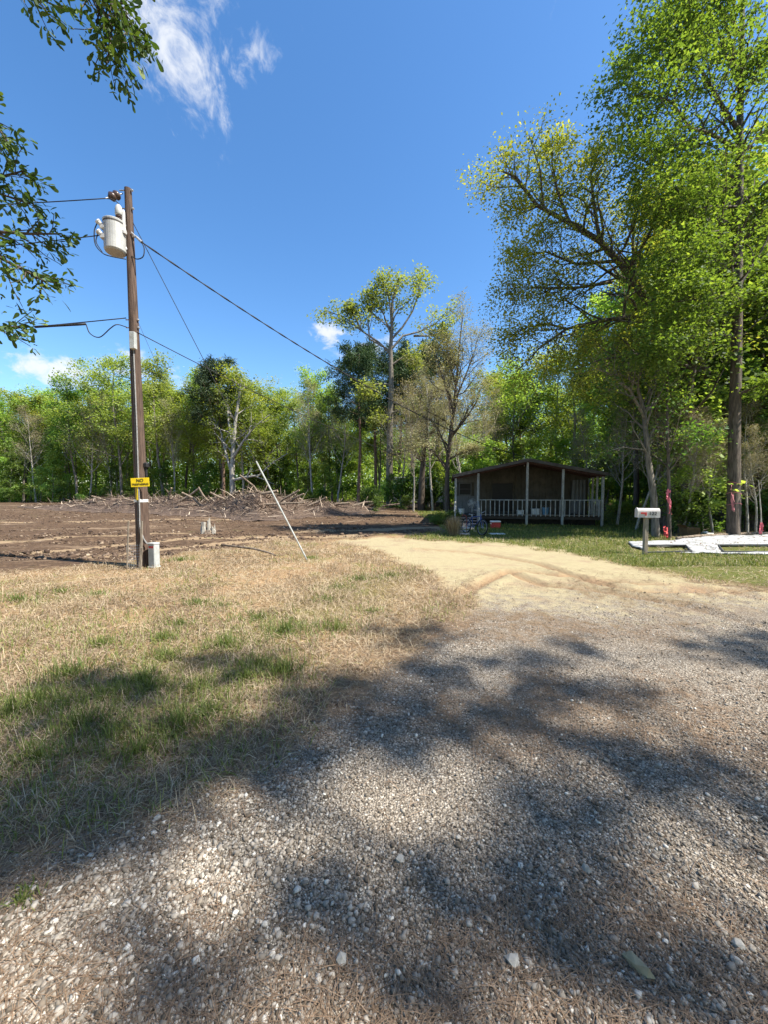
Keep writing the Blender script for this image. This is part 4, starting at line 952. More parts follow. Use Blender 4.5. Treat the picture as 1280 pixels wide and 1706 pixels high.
bend(t, [(1116, 897, 13.4), (1115, 830, 13.4), (1114, 760, 13.4), (1112, 690, 13.4), (1113, 620, 13.4), (1118, 560, 13.4)], .07, .015, 1, 20, .3, base[2])
bend(t, [(1114, 740, 13.4), (1150, 725, 13.2), (1190, 725, 13)], .025, .006, 1, 10)
t.build('thin_tree', base, 'thin straight tree carrying pink ribbon between mailbox and white panel', 'tree', None, 'bark_dark', 'leaf_deep', 3, .16, .10, rel=False)

# oak overhead at the upper left: trunk stands outside the picture, its boughs reach in
t = Tree(91, dict(P_BROAD, nch=[10, 6, 5], lenr=[.36, .30, .5], t0=[.3, .1, .1], maxlv=3, wob=[.05, .1, .16, .2], trop=[.02, .0, -.05, -.08], minr=0))
bx, by = -8.2, 2.2; bz = gz1(bx, by)
trunk_pts = np.array([(bx, by, bz - .2), (bx + .1, by + .1, 2), (bx + .1, by + .2, 4), (bx, by + .3, 6.2), (bx - .2, by + .4, 8.6), (bx - .2, by + .3, 11)])
t.limb(trunk_pts, rads(.34, .10, 6), 1, t0=.55, nch=10)
def reach(t, z0, pts, r, nch, t0):
    p = px_line(pts); st = np.array([bx + .05, by + .3, z0]); mid = (st * .5 + p[0] * .5) + np.array([0, 0, .25])
    p = np.vstack([st, mid, p]); t.limb(p, np.concatenate([[r], [r * .75], np.linspace(r * .5, .010, len(p) - 2)]), 2, length=1.0, t0=t0, nch=nch)
t2 = []
for z0, pts, r, nch, t0 in ((5.6, [(-120, 150, 4.8), (-20, 190, 4.9), (15, 240, 4.9)], .05, 12, .5), (5.2, [(-140, 290, 4.7), (-20, 300, 4.8), (40, 285, 4.8)], .05, 16, .5), (4.6, [(-140, 380, 4.7), (-30, 385, 4.7), (50, 390, 4.7), (100, 390, 4.8)], .06, 20, .42),
                            (4.0, [(-140, 400, 4.6), (-20, 420, 4.6), (40, 450, 4.6), (75, 470, 4.6)], .05, 20, .42), (3.4, [(-140, 520, 4.5), (-20, 545, 4.5), (35, 545, 4.5)], .05, 16, .5), (4.8, [(-140, 330, 4.7), (-10, 320, 4.8), (50, 340, 4.8)], .04, 14, .5),
                            (8.6, [(-60, -160, 4.2), (60, -90, 4.3), (140, -30, 4.4), (185, 40, 4.4), (180, 105, 4.4)], .07, 22, .62), (8.6, [(60, -140, 4.2), (150, -60, 4.3), (200, 10, 4.4), (225, 70, 4.4)], .06, 20, .62), (8.2, [(-60, -100, 4.2), (10, -40, 4.3), (70, 0, 4.4)], .04, 10, .7)):
    reach(t, z0, pts, r, nch, t0)
base = np.array([bx, by, bz])
t.build('overhanging_oak', base, 'oak at the left with boughs of small dark backlit leaves hanging into the upper left', 'tree', None, 'bark_dark', 'leaf_backlit', 6, .035, .075, 'oblong', upb=.2, rel=False, aspect=.42)

# shade tree beside the road, right of and behind the viewer: its crown dapples the gravel
SH = [(130, 1130), (200, 1150), (250, 1165), (330, 1105), (420, 1112), (150, 1225), (60, 1290), (300, 1235), (90, 1370), (0, 1390), (180, 1340), (650, 1058), (700, 1062), (580, 1185), (620, 1165), (500, 1245), (400, 1288), (530, 1285), (690, 1125), (755, 1120), (820, 1112), (890, 1100), (940, 1082),
      (860, 1150), (950, 1150), (1030, 1150), (800, 1195), (730, 1195), (680, 1235), (640, 1210), (900, 1200), (1250, 1082), (1290, 1065), (1200, 1090), (1300, 1100), (600, 1430), (650, 1480), (560, 1510), (610, 1560), (700, 1610), (840, 1560), (900, 1630), (950, 1510), (1040, 1400), (1080, 1310), (1110, 1255), (1160, 1330),
      (1000, 1350), (1080, 1450), (1140, 1590), (1250, 1650), (1010, 1680), (800, 1420), (770, 1345), (760, 1500), (720, 1420), (880, 1440), (900, 1350), (1230, 1400), (1270, 1330), (560, 1640), (430, 1690), (300, 1650), (1180, 1450), (960, 1590), (1060, 1560), (480, 1420), (500, 1150), (980, 1250), (110, 1175), (0, 1240), (210, 1265), (0, 1330), (120, 1315), (250, 1325), (50, 1425), (380, 1240), (450, 1205), (160, 1395), (560, 1140), (440, 1265)]
r3 = np.random.default_rng(3)
cl_pts = []; cl_sig = []
for i_s, (px, py) in enumerate(SH):
    if py > 1320 and px > 400 and i_s % 5 in (0, 1, 3): continue
    p = gr(px, py); h = r3.uniform(13.0, 19.0)
    cl_pts.append(p + S * (h / S[2])); cl_sig.append(.03 + .033 * p[1])
cl_pts = np.array(cl_pts)
for e in range(34):                                     # the rest of the crown, towards the road
    cl_pts = np.vstack([cl_pts, cl_pts[r3.integers(len(cl_sig))] + np.array([r3.uniform(2.0, 5.5), r3.uniform(-5, -1.5), r3.uniform(-1, 2.5)])])
t = Tree(95, P_BROAD)
bx2, by2 = 12.8, -5.2; bz2 = gz1(bx2, by2)
tp = np.array([(bx2, by2, bz2 - .2), (bx2, by2 + .1, 3), (bx2 - .1, by2 + .2, 7), (bx2 - .2, by2 + .3, 11), (bx2 - .2, by2 + .4, 14.5), (bx2 - .3, by2 + .5, 18)])
t.mb.tube(tp, [.40, .33, .26, .18, .10, .04], 9, cap=False)
cent = cl_pts[r3.choice(len(cl_pts), 13, replace=False)]
for it in range(6):
    own = np.argmin(((cl_pts[:, None] - cent[None]) ** 2).sum(2), 1)
    cent = np.array([cl_pts[own == k].mean(0) if (own == k).any() else cent[k] for k in range(len(cent))])
for k in range(len(cent)):
    c = cent[k] - np.array([0, 0, .5]); z0 = np.clip(c[2] - 3.5, 8, 17); s0 = np.array([np.interp(z0, tp[:, 2], tp[:, i]) for i in range(3)])
    mid = s0 * .5 + c * .5 + r3.normal(0, .35, 3) + np.array([0, 0, .5]); t.mb.tube([s0, mid, c], [.075, .045, .025], 6, cap=False)
    for p in cl_pts[own == k]:
        m2 = c * .5 + p * .5 + r3.normal(0, .15, 3); t.mb.tube([c, m2, p], [.02, .012, .005], 4, cap=False)
        for w in range(3): t.mb.tube([m2, p + r3.normal(0, .15, 3)], [.012, .004], 3, cap=False)
cl_sig = cl_sig + [.22] * 34
for p, sg_ in zip(cl_pts, cl_sig):
    for w in range(int(4 + 62 * sg_)): t.an.append(p + r3.normal(0, sg_, 3) * np.array([1.3, 1, .8])); t.dr.append(norm(r3.normal(size=3)))
t.build('roadside_oak', np.array([bx2, by2, bz2]), 'tall roadside oak beside the viewer shading the gravel', 'tree', None, 'bark_dark', 'leaf_oak', 15, .08, .085, rel=False, aspect=.6)

# ------------------------------------------------------------------ utility pole and its equipment
HROT = math.radians(-10); HO = np.array([3.62, 19.3, 0.0])
def hw(x, y, z=0.0):
    """a point of the house plan turned into the world"""
    c_, s_ = math.cos(HROT), math.sin(HROT); return np.array([HO[0] + c_ * (x - HO[0]) - s_ * (y - HO[1]), HO[1] + s_ * (x - HO[0]) + c_ * (y - HO[1]), z])
PB = gr(240, 944); PB[2] = gz1(PB[0], PB[1]); PD = PB[1]
PT = at(213, 315, PD - .05)
def pole_at(py):
    """point on the pole's axis at the height of a photograph row"""
    f = (944 - py) / (944 - 315); a = at(240 - 27 * f, py, PD); return np.array([a[0], PD - .05 * f, a[2]])
pole = thing('utility_pole', PB, 'tall leaning brown wooden utility pole standing in the grass', 'utility pole')
mb = MB(); k = 14
pp = [PB - np.array([0, 0, .3])] + [PB + (PT - PB) * i / k for i in range(k + 1)]
mb.tube(pp, [.155] + list(np.linspace(.138, .066, k + 1)), 16).build('shaft', 'pole_wood', pole, smooth=False)
mb = MB()
for py in (322, 352, 398, 535, 548): c = pole_at(py); mb.tube([c + [-.13, -.02, 0], c + [.15, -.02, 0]], .011, 6); mb.tube([c + [.12, -.02, 0], c + [.14, -.02, 0]], .024, 6)
mb.build('bolt', 'galvanised', pole)
mb = MB(); c = pole_at(834); mb.lathe(c - [0, 0, .03], (0, 0, 1), [(0, .133), (.06, .131)], 16).build('pole_band', 'plastic_white', pole)
mb = MB(); c = pole_at(822)
mb.bbox(c[0] - .005, c[0] + .035, c[1] - .158, c[1] - .142, c[2] - .14, c[2] + .15, .003).build('marker_strip', 'sign_yellow', pole)
# cable running down to the meter box
mb = MB(); pts = [pole_at(py) + np.array([dx, -.145 + dy, 0]) for py, dx, dy in ((560, .055, .045), (640, .06, .03), (720, .06, .02), (800, .055, .0), (850, .05, -.0), (875, .05, -.01), (895, .11, -.01), (905, .17, .02))]
mb.tube(cr(pts), .013, 6).build('riser_cable', 'cable_grey', pole)
mb = MB(); pts = [p + np.array([-.035, -.008, 0]) for p in pts]; mb.tube(cr(pts), .009, 6).build('riser_cable', 'cable_black', pole)
mb = MB(); c = pole_at(573); mb.bbox(c[0] + .02, c[0] + .13, c[1] - .18, c[1] - .09, c[2] - .17, c[2] + .17, .008).build('junction_box', 'box_grey', pole)
mb = MB(); c = pole_at(778); mb.bbox(c[0] + .10, c[0] + .20, c[1] - .06, c[1] + .04, c[2] - .02, c[2] + .09, .02); mb.bbox(c[0] + .105, c[0] + .165, c[1] - .03, c[1] + .02, c[2] - .22, c[2] - .01, .01)
mb.build('cable_closure', 'cable_black', pole)
# transformer
tc = pole_at(406) + np.array([-.19, -.14, 0])
tr_ = thing('transformer', tc - np.array([0, 0, .30]), 'white cylindrical transformer can hung near the top of the utility pole', 'transformer')
mb = MB(); mb.lathe(tc - [0, 0, .30], (0, 0, 1), [(0, .17), (.02, .186), (.03, .192), (.54, .192), (.56, .188)], 28).build('tank', 'transformer_paint', tr_, smooth=False)
mb = MB(); mb.lathe(tc + [0, 0, .258], (0, 0, 1), [(0, .20), (.03, .204), (.045, .19), (.07, .10), (.075, .04)], 28).build('lid', 'transformer_paint', tr_)
mb = MB(); mb.lathe(tc + [0, 0, .235], (0, 0, 1), [(0, .196), (.022, .197)], 28).build('gasket', 'fascia', tr_)
mb = MB()
mb.lathe(tc + [.11, -.02, .30], (0, 0, 1), [(0, .045), (.03, .045), (.035, .062), (.05, .062), (.055, .04), (.07, .04), (.075, .062), (.09, .062), (.095, .04), (.11, .04)], 14).build('bushing_base', 'brown_glaze', tr_, smooth=False)
mb = MB(); mb.lathe(tc + [.11, -.02, .41], (0, 0, 1), [(0, .062), (.02, .07), (.12, .066), (.18, .05), (.21, .025)], 14).build('bushing_cap', 'transformer_paint', tr_, smooth=True)
for dz in (.13, -.06):
    mb = MB(); c = tc + np.array([-.14, -.12, dz]); mb.bbox(c[0] - .05, c[0] + .06, c[1] - .05, c[1] + .05, c[2] - .05, c[2] + .04, .012); mb.lathe(c + [-.03, -.02, .03], (-.5, -.3, .5), [(0, .045), (.05, .042), (.055, .055), (.08, .05)], 10)
    mb.build('terminal', 'porcelain', tr_)
mb = MB(); mb.beam(tc + [.10, .09, .15], pole_at(392) + np.array([0, -.05, 0]), .08, .06); mb.beam(tc + [.10, .09, -.2], pole_at(420) + np.array([0, -.05, 0]), .08, .06); mb.build('hanger_bracket', 'galvanised', tr_)
mb = MB(); c = pole_at(382); mb.lathe(c + [.0, -.14, -.22], (0, 0, 1), [(0, .05), (.05, .055), (.07, .045), (.10, .035), (.42, .032), (.46, .02)], 12).build('fuse_cutout', 'porcelain', tr_, smooth=False)
mb = MB()
mb.tube(cr([tc + [-.24, -.16, .16], tc + [-.28, -.18, 0], tc + [-.26, -.19, -.25], tc + [-.12, -.20, -.42], tc + [.02, -.16, -.46], pole_at(440) + np.array([0, -.12, 0])]), .010, 6)
mb.tube(cr([tc + [-.23, -.16, -.04], tc + [-.25, -.18, -.2], tc + [-.13, -.19, -.40]]), .009, 6).build('jumper_cable', 'cable_black', tr_)
# insulators and wires
def wire(name, pts, r, mat, label, cat='wire', n=6):
    mb = MB(); mb.tube(pts, r, n); return tag(mb.build(name, mat, origin=tuple(pts[0]), smooth=True), label, cat)
def sag(a, b, s, k=24):
    a = np.asarray(a, float); b = np.asarray(b, float); t_ = np.linspace(0, 1, k + 1)
    p = a[None] * (1 - t_)[:, None] + b[None] * t_[:, None]; p[:, 2] -= 4 * s * t_ * (1 - t_); return p
a = pole_at(326) + np.array([-.08, 0, 0]); b = at(176, 331, PD - .3)
ins = thing('strain_insulator', a, 'dark bell shaped strain insulators at the very top of the utility pole', 'insulator')
mb = MB(); d = b - a; L = np.linalg.norm(d); mb.tube([a, b], .012, 6).build('rod', 'galvanised', ins)
for f in (.42, .68):
    mb = MB(); c = a + d * f; mb.lathe(c, d, [(-.06, .03), (-.05, .075), (-.01, .085), (.03, .05), (.06, .03)], 14).build('bell', 'brown_glaze', ins, smooth=True)
left = at(-1500, 420, PD - 2.5)
wire('power_line', sag(b, at(-1500, 300, 6.6), .35), .009, 'cable_black', 'topmost power line running left from the pole top')
wire('power_line', sag(tc + np.array([-.20, -.05, .02]), at(-1500, 470, 6.6), .30), .009, 'cable_black', 'middle power line running left from the transformer')
lo = pole_at(532) + np.array([-.12, -.02, 0])
wire('telephone_line', sag(lo, at(-1500, 600, 6.4), .25), .010, 'cable_black', 'lower telephone line running left from the pole')
wire('telephone_cable', [at(58, 545, 7.75), at(90, 543, 7.8), at(130, 541, 7.85), at(143, 540, 7.9)], .022, 'cable_black', 'thick black splice lashed under the lower telephone line', 'cable')
wire('drip_loop', cr([at(143, 540, 7.9), at(150, 556, 7.88), at(166, 562, 7.88), at(184, 547, 7.9), at(195, 541, 7.95), pole_at(548) + np.array([-.1, -.05, 0])]), .010, 'cable_black', 'cable loop drooping left of the pole below the telephone line', 'cable')
wire('jumper_wire', cr([b, at(188, 333, PD - .25), at(198, 340, PD - .2), tc + np.array([.11, -.02, .62])]), .008, 'cable_black', 'short curved jumper wire from the insulators to the transformer')
# service drop to the house
sd0 = pole_at(393) + np.array([.10, -.06, 0]); sd1 = at(236, 404, PD - .1)
MAST_L = np.array([7.15, 20.9, 3.45]); MAST = hw(*MAST_L)
w1 = sag(sd1, MAST, .62, 40)
mb = MB(); tw = []
for i, p in enumerate(np.repeat(w1, 1, 0)): tw.append(p)
sdrop = thing('service_drop', sd0, 'thick twisted cable sagging from the pole across to the house', 'cable')
mb.tube(w1, .012, 6).build('conductor', 'cable_black', sdrop, smooth=True)
fine = sag(sd1, MAST, .62, 420); ph_ = np.arange(len(fine)) * .35
for o in (0, math.pi):
    MB().tube(fine + np.stack([0 * ph_, .012 * np.cos(ph_ + o), .012 * np.sin(ph_ + o)], 1), .009, 4).build('conductor', 'cable_black', sdrop, smooth=True)
MB().tube([sd0, sd0 * .6 + sd1 * .4], .012, 6).build('eye_bolt', 'galvanised', sdrop)
MB().tube([sd0 * .6 + sd1 * .4, sd1], [.02, .028], 8).build('wedge_clamp', 'galvanised', sdrop)
MB().tube(cr([sd1, at(240, 415, PD - .1), at(238, 428, PD - .12), at(228, 432, PD - .1), pole_at(432) + np.array([.08, -.06, 0])]), .010, 6).build('drip_loop', 'cable_black', sdrop)
wire('telephone_line', sag(pole_at(556) + np.array([.1, -.04, 0]), at(762, 792, 19.2), .30, 30), .009, 'cable_black', 'thin telephone line running right from the pole to the house eave')
# guy wire with white guard
ga = gr(511, 933); ga[2] = gz1(ga[0], ga[1]); g0 = pole_at(372) + np.array([.09, 0, 0])
guy = thing('guy_wire', ga, 'taut guy wire slanting right with a long white guard tube at its foot', 'guy wire')
MB().tube([g0, ga - norm(g0 - ga) * .1], .007, 6).build('wire', 'cable_black', guy)
dg = norm(g0 - ga); glen = 2.0
q0 = at(428, 768, PD + .3); glen = np.linalg.norm((q0 - ga)) 
f_ = (1.6 + (820 - 768) / FPX * 8.6 - ga[2]) / (g0 - ga)[2]
MB().tube([ga + (g0 - ga) * .012, ga + (g0 - ga) * f_], .019, 10).build('guard', 'box_grey', guy, smooth=False)
mb = MB(); mb.tube([ga - dg * .15, ga + dg * .10], .015, 6); mb.tube([ga + dg * .10 + [0, 0, .03], ga + dg * .12 + [0.02, 0, 0], ga + dg * .10 - [0, 0, .03]], .01, 6); mb.build('anchor_rod', 'galvanised', guy)
g2 = gr(392, 906); g2[2] = gz1(g2[0], g2[1])
wire('guy_wire', [pole_at(535) + np.array([.1, 0, 0]), g2 - [0, 0, .05]], .0035, 'cable_black', 'second thin guy wire from the middle of the pole to the ground')

# sign
def text_mesh(body, size, M, mat, parent, name='letters', ext=.0015):
    cu = bpy.data.curves.new(name, 'FONT'); cu.body = body; cu.size = size; cu.align_x = 'CENTER'; cu.align_y = 'CENTER'; cu.extrude = ext; cu.offset = size * .012
    ob = bpy.data.objects.new(name, cu); COL.objects.link(ob)
    me = bpy.data.meshes.new_from_object(ob.evaluated_get(bpy.context.evaluated_depsgraph_get()))
    bpy.data.objects.remove(ob); bpy.data.curves.remove(cu)
    me.transform(Matrix(M.tolist())); me.transform(Matrix.Translation(-Vector(ORG[parent.name]))); me.materials.clear(); me.materials.append(MAT[mat])
    o = bpy.data.objects.new(name, me); COL.objects.link(o); o.parent = parent; ORG[o.name] = ORG[parent.name]; return o
sc_ = pole_at(804) + np.array([-.02, -.165, 0]); sc_[0] = at(233, 804, sc_[1])[0]
a_ = math.radians(2.5)
Ms = np.eye(4); Ms[:3, 0] = (math.cos(a_), 0, math.sin(a_)); Ms[:3, 1] = (-math.sin(a_), 0, math.cos(a_)); Ms[:3, 2] = (0, -1, 0); Ms[:3, 3] = sc_
sg = thing('warning_sign', sc_, 'yellow no trespassing sign nailed to the utility pole', 'sign')
mb = MB(); mb.bbox(-.192, .192, -.092, .092, -.006, 0, .002, Ms).build('board', 'sign_yellow', sg)
Mt = Ms.copy(); Mt[:3, 3] = sc_ + Ms[:3, 1] * .036 + Ms[:3, 2] * .002; text_mesh('NO', .094, Mt, 'ink_black', sg)
Mt = Ms.copy(); Mt[:3, 3] = sc_ - Ms[:3, 1] * .042 + Ms[:3, 2] * .002; text_mesh('TRESPASSING', .058, Mt, 'ink_black', sg)
# pedestal box at the foot
bp = gr(257, 946); bp[2] = gz1(bp[0], bp[1]); h_ = .52
box_ = thing('utility_box', bp, 'pale grey utility box with orange label at the foot of the pole', 'utility box')
Mr = np.eye(4); r_ = math.radians(-18); Mr[:2, :2] = [[math.cos(r_), -math.sin(r_)], [math.sin(r_), math.cos(r_)]]; Mr[:3, 3] = bp
MB().bbox(-.085, .085, -.07, .07, -.05, h_ - .03, .01, Mr).build('body', 'box_grey', box_)
MB().bbox(-.092, .092, -.077, .077, h_ - .03, h_ + .01, .01, Mr).build('cap', 'box_grey', box_)
MB().bbox(-.06, .07, -.0745, -.0712, h_ - .10, h_ - .055, .001, Mr).build('label_plate', 'plastic_red', box_)
MB().bbox(-.10, .10, -.085, .085, -.06, .03, .01, Mr).build('base', 'box_grey', box_)
# two grey stakes with clear sheeting beside the pole
sk = gr(225, 949); sk[2] = gz1(sk[0], sk[1])
st_ = thing('stake_frame', sk, 'two thin grey stakes holding a sagging sheet of wire mesh left of the pole', 'stakes')
for px, top, w in ((212, 868, .028), (233, 868, .045)):
    b0 = gr(px - (1 if px < 220 else -1), 948); b0[2] = -.05; t0_ = at(px + (2 if px < 220 else 3), top, b0[1]); MB().beam(b0, t0_, w, .02, .003, up=(0, -1, 0)).build('stake', 'weathered_wood', st_)
b0 = gr(229, 949); MB().beam(np.array([b0[0] + .05, b0[1] - .03, -.05]), at(236, 912, b0[1] - .03), .05, .02, .003, up=(0, -1, 0)).build('stake', 'weathered_wood', st_)
mb = MB()
for i in range(9): z = .03 + i * .058; p0 = at(212, 910, 8.02); p1 = at(234, 910, 8.02); mb.tube([(p0[0], 8.0, z), ((p0[0] + p1[0]) / 2, 7.97, z - .01), (p1[0], 8.0, z)], .0022, 4)
for i in range(7): xx = p0[0] + (p1[0] - p0[0]) * i / 6; mb.tube([(xx, 7.99, 0), (xx, 7.99, .52)], .0022, 4)
mb.build('wire_mesh', 'galvanised', st_)

# ------------------------------------------------------------------ house with porch
HX0, HX1, YF, YW, YB = 3.62, 10.40, 19.3, 21.15, 27.0
ZD = .46; ZE = 2.42; ZR = 3.17; XR = 6.99
hz = gz1(7, 19.3)
H = thing('porch_house', (HO[0], HO[1], 0), 'small low house with a dark shaded front porch and white railing', 'house')
H.rotation_euler = (0, 0, HROT)
# walls: board siding, each board a piece
wall = MB().box(3.70, HX1 - .02, YW + .06, YW + .14, .2, 2.62).build('front_wall', 'wall_beige_shaded', H)
bw = .305; i = 0; xb = 3.72
while xb < HX1 - .05:
    x1 = min(xb + bw - .012, HX1 - .03); mt = 'wall_grey_lit' if xb < 4.7 else 'wall_beige_shaded'  # one wall: extra light at left and shade at right put into the colour
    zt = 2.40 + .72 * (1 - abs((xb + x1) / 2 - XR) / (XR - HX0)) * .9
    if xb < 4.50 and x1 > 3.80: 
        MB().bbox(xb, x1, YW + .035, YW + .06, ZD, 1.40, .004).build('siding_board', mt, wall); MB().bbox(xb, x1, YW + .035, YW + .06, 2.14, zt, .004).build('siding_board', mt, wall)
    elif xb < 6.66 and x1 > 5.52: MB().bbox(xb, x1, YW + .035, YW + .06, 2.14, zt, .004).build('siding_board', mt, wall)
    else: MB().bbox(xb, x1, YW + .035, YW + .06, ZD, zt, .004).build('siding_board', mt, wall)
    xb += bw
gv = [(3.7, YW + .06, 2.42), (HX1 - .02, YW + .06, 2.42), (XR, YW + .06, 3.08), (3.7, YW + .14, 2.42), (HX1 - .02, YW + .14, 2.42), (XR, YW + .14, 3.08)]
MB().add(gv, [(0, 1, 2), (3, 5, 4), (0, 3, 4, 1), (1, 4, 5, 2), (2, 5, 3, 0)]).build('gable', 'wall_beige_shaded', H)
MB().box(3.7, 3.78, YW + .14, YB, .2, 2.62).build('side_wall', 'wall_grey_lit', H); MB().box(HX1 - .10, HX1 - .02, YW + .14, YB, .2, 2.62).build('side_wall', 'wall_beige_shaded', H)
MB().box(3.78, HX1 - .10, YB - .1, YB, .2, 2.62).build('back_wall', 'wall_beige_shaded', H)
def win(x0, x1, z0, z1, name='window', mull=True):
    w_ = MB().box(x0 + .04, x1 - .04, YW + .045, YW + .058, z0 + .04, z1 - .04).build(name, 'glass_dark', H)
    fr = MB()
    fr.bbox(x0, x1, YW + .01, YW + .0345, z1 - .05, z1, .004); fr.bbox(x0, x1, YW + .01, YW + .0345, z0, z0 + .05, .004); fr.bbox(x0, x0 + .05, YW + .012, YW + .034, z0 + .05, z1 - .05, .004); fr.bbox(x1 - .05, x1, YW + .012, YW + .034, z0 + .05, z1 - .05, .004)
    fr.build('frame', 'wall_grey_lit' if mull else 'wall_beige_shaded', w_)
    if mull: MB().bbox(x0 + .05, x1 - .05, YW + .016, YW + .03, (z0 + z1) / 2 - .02, (z0 + z1) / 2 + .02, .003).build('meeting_rail', 'fascia', w_)
win(3.80, 4.48, 1.42, 2.12); win(5.52, 6.68, .52, 2.12, 'door', False)
# deck
for i in range(9): MB().bbox(HX0 - .02, HX1 + .05, YF + .01 + i * .21, YF + .20 + i * .21, ZD - .04, ZD, .004).build('deck_board', 'deck_wood', H)
MB().bbox(HX0 + 1.2, HX1 + .04, YF - .045, YF - .002, ZD - .17, ZD - .005, .006).build('rim_board', 'deck_wood', H)
MB().bbox(HX0, HX0 + 1.19, YF - .045, YF - .002, ZD - .17, ZD - .005, .006).build('rim_board', 'deck_wood', H)
MB().bbox(HX0 + .02, HX1, YF + .9, YF + .94, ZD - .16, ZD - .045, .004).build('joist', 'deck_wood', H); MB().bbox(HX0 + .02, HX1, YF + 1.6, YF + 1.64, ZD - .16, ZD - .045, .004).build('joist', 'deck_wood', H)
MB().box(3.7, HX1 - .1, YF + .55, YF + .60, -.1, ZD - .17).build('underfloor_fill', 'underdeck_shade', H)  # dark sheet added in place of the shade under the open deck
# posts, piers
POSTS = [(760, 'w'), (797, 'w'), (878, 'w'), (937, 'w'), (1003, 'w')]
def roof_z(x): return ZR - (ZR - ZE) * (abs(x - XR) / (XR - HX0 if x < XR else HX1 + .12 - XR))
def px2x(px, Y):
    r_ = (px - 640) / FPX; c_, s_ = math.cos(HROT), math.sin(HROT); d_ = Y - HO[1]
    return HO[0] + (r_ * (HO[1] + c_ * d_) - HO[0] + s_ * d_) / (c_ - r_ * s_)
for px, _ in POSTS:
    x0 = px2x(px, YF); MB().bbox(x0 - .05, x0 + .05, YF - .16, YF - .06, ZD - .1 if px != 878 and px != 937 and px != 1003 else hz - .1, roof_z(x0) - .13, .008).build('post', 'weathered_white', H)
    if px in (760, 797): MB().bbox(x0 - .05, x0 + .05, YF + .0, YF + .10, hz - .1, ZD - .045, .006).build('pier', 'deck_wood', H)
for Y in (19.95, 20.55): MB().bbox(HX1 - .06, HX1 + .02, Y - .04, Y + .04, ZD, 2.36, .006).build('post', 'weathered_white', H)
# railing
xa, xb2 = px2x(797, YF), px2x(1003, YF)
MB().bbox(xa + .05, xb2 - .05, YF - .14, YF - .08, 1.20, 1.245, .006).build('top_rail', 'weathered_white', H)
MB().bbox(xa + .05, xb2 - .05, YF - .135, YF - .085, ZD + .02, ZD + .06, .006).build('bottom_rail', 'weathered_wood', H)
nb = 26
bal0 = None
for i in range(nb):
    x0 = xa + (xb2 - xa) * (i + .75) / (nb + .5)
    if min(abs(x0 - px2x(p, YF)) for p, _ in POSTS) < .075: continue
    MB().bbox(x0 - .02, x0 + .02, YF - .178 if i % 5 == 3 else YF - .176, YF - .142, ZD - .02, 1.22, .004).build('baluster', 'weathered_white', H)
MB().bbox(HX1 - .04, HX1 + .0, YF + .05, YW - .1, 1.20, 1.245, .006).build('side_rail', 'weathered_white', H)
for i in range(7): Y = YF + .2 + i * .25; MB().bbox(HX1 - .035, HX1 - .005, Y - .02, Y + .02, ZD, 1.2, .004).build('baluster', 'weathered_white', H)
# roof: two slopes of ribbed sheet, dark boards below, fascia
ov = .30; y0r, y1r = YF - ov, YB + .25
def roof_slope(xa_, za, xb_, zb):
    d = norm(np.array([xb_ - xa_, 0, zb - za])); nrm = np.array([-d[2], 0, d[0]]); nrm = nrm if nrm[2] > 0 else -nrm
    L = math.hypot(xb_ - xa_, zb - za); nsh = 4
    brd = MB(); M = np.eye(4); M[:3, 0] = d; M[:3, 1] = (0, 1, 0); M[:3, 2] = np.cross(d, (0, 1, 0)); M[:3, 3] = (xa_, 0, za)
    sgn = 1 if M[2, 2] > 0 else -1
    zz = sorted((sgn * -.03, sgn * -.055))
    par = brd.box(0, L, y0r + .03, y1r - .03, zz[0], zz[1], M).build('roof_decking', 'roof_board', H)
    k_ = int((y1r - y0r) / .9)
    for j in range(k_):
        ya, yb = y0r + (y1r - y0r) * j / k_, y0r + (y1r - y0r) * (j + 1) / k_ - .004
        m_ = MB(); cols = []
        for c_ in range(13):
            yy = ya + (yb - ya) * c_ / 12; hh = .018 if c_ % 3 == 1 else 0
            cols += [(0, yy, sgn * (hh - .028 + .002)), (L + (.05 if True else 0), yy, sgn * (hh - .028 + .002))]
        v = np.array(cols) @ M[:3, :3].T + M[:3, 3]
        m_.add(v, [(2 * c_, 2 * c_ + 2, 2 * c_ + 3, 2 * c_ + 1) for c_ in range(12)]).build('roof_sheet', 'roof_metal', H)
    MB().beam(np.array([xa_, y0r + .01, za - .03]), np.array([xb_, y0r + .01, zb - .03]), .03, .15, .004).build('fascia', 'fascia', H)
    for j in range(5):
        yy = YF + .25 + j * .45; MB().beam(np.array([xa_ + (.1 if xa_ == XR else 0), yy, za - .11]) , np.array([xb_ - .05 * np.sign(xb_ - xa_), yy, zb - .10]), .04, .09, .004).build('rafter', 'roof_board', H)
roof_slope(XR, ZR, HX0 - .16, ZE); roof_slope(XR, ZR, HX1 + .16, ZE + .03)
MB().beam((XR, y0r + .03, ZR + .012), (XR, y1r, ZR + .012), .25, .02, .004).build('ridge_cap', 'roof_metal', H)
MB().tube([MAST_L - [0, 0, .5], MAST_L, MAST_L + [0, -.03, .04], MAST_L + [0, -.10, .03]], .025, 8).build('service_mast', 'galvanised', H)
# eave beams on the posts
MB().beam((HX0, YF - .11, ZE - .13), (XR, YF - .11, ZR - .13), .05, .10, .004).build('beam', 'roof_board', H); MB().beam((XR, YF - .11, ZR - .13), (HX1 + .05, YF - .11, ZE - .10), .05, .10, .004).build('beam', 'roof_board', H)
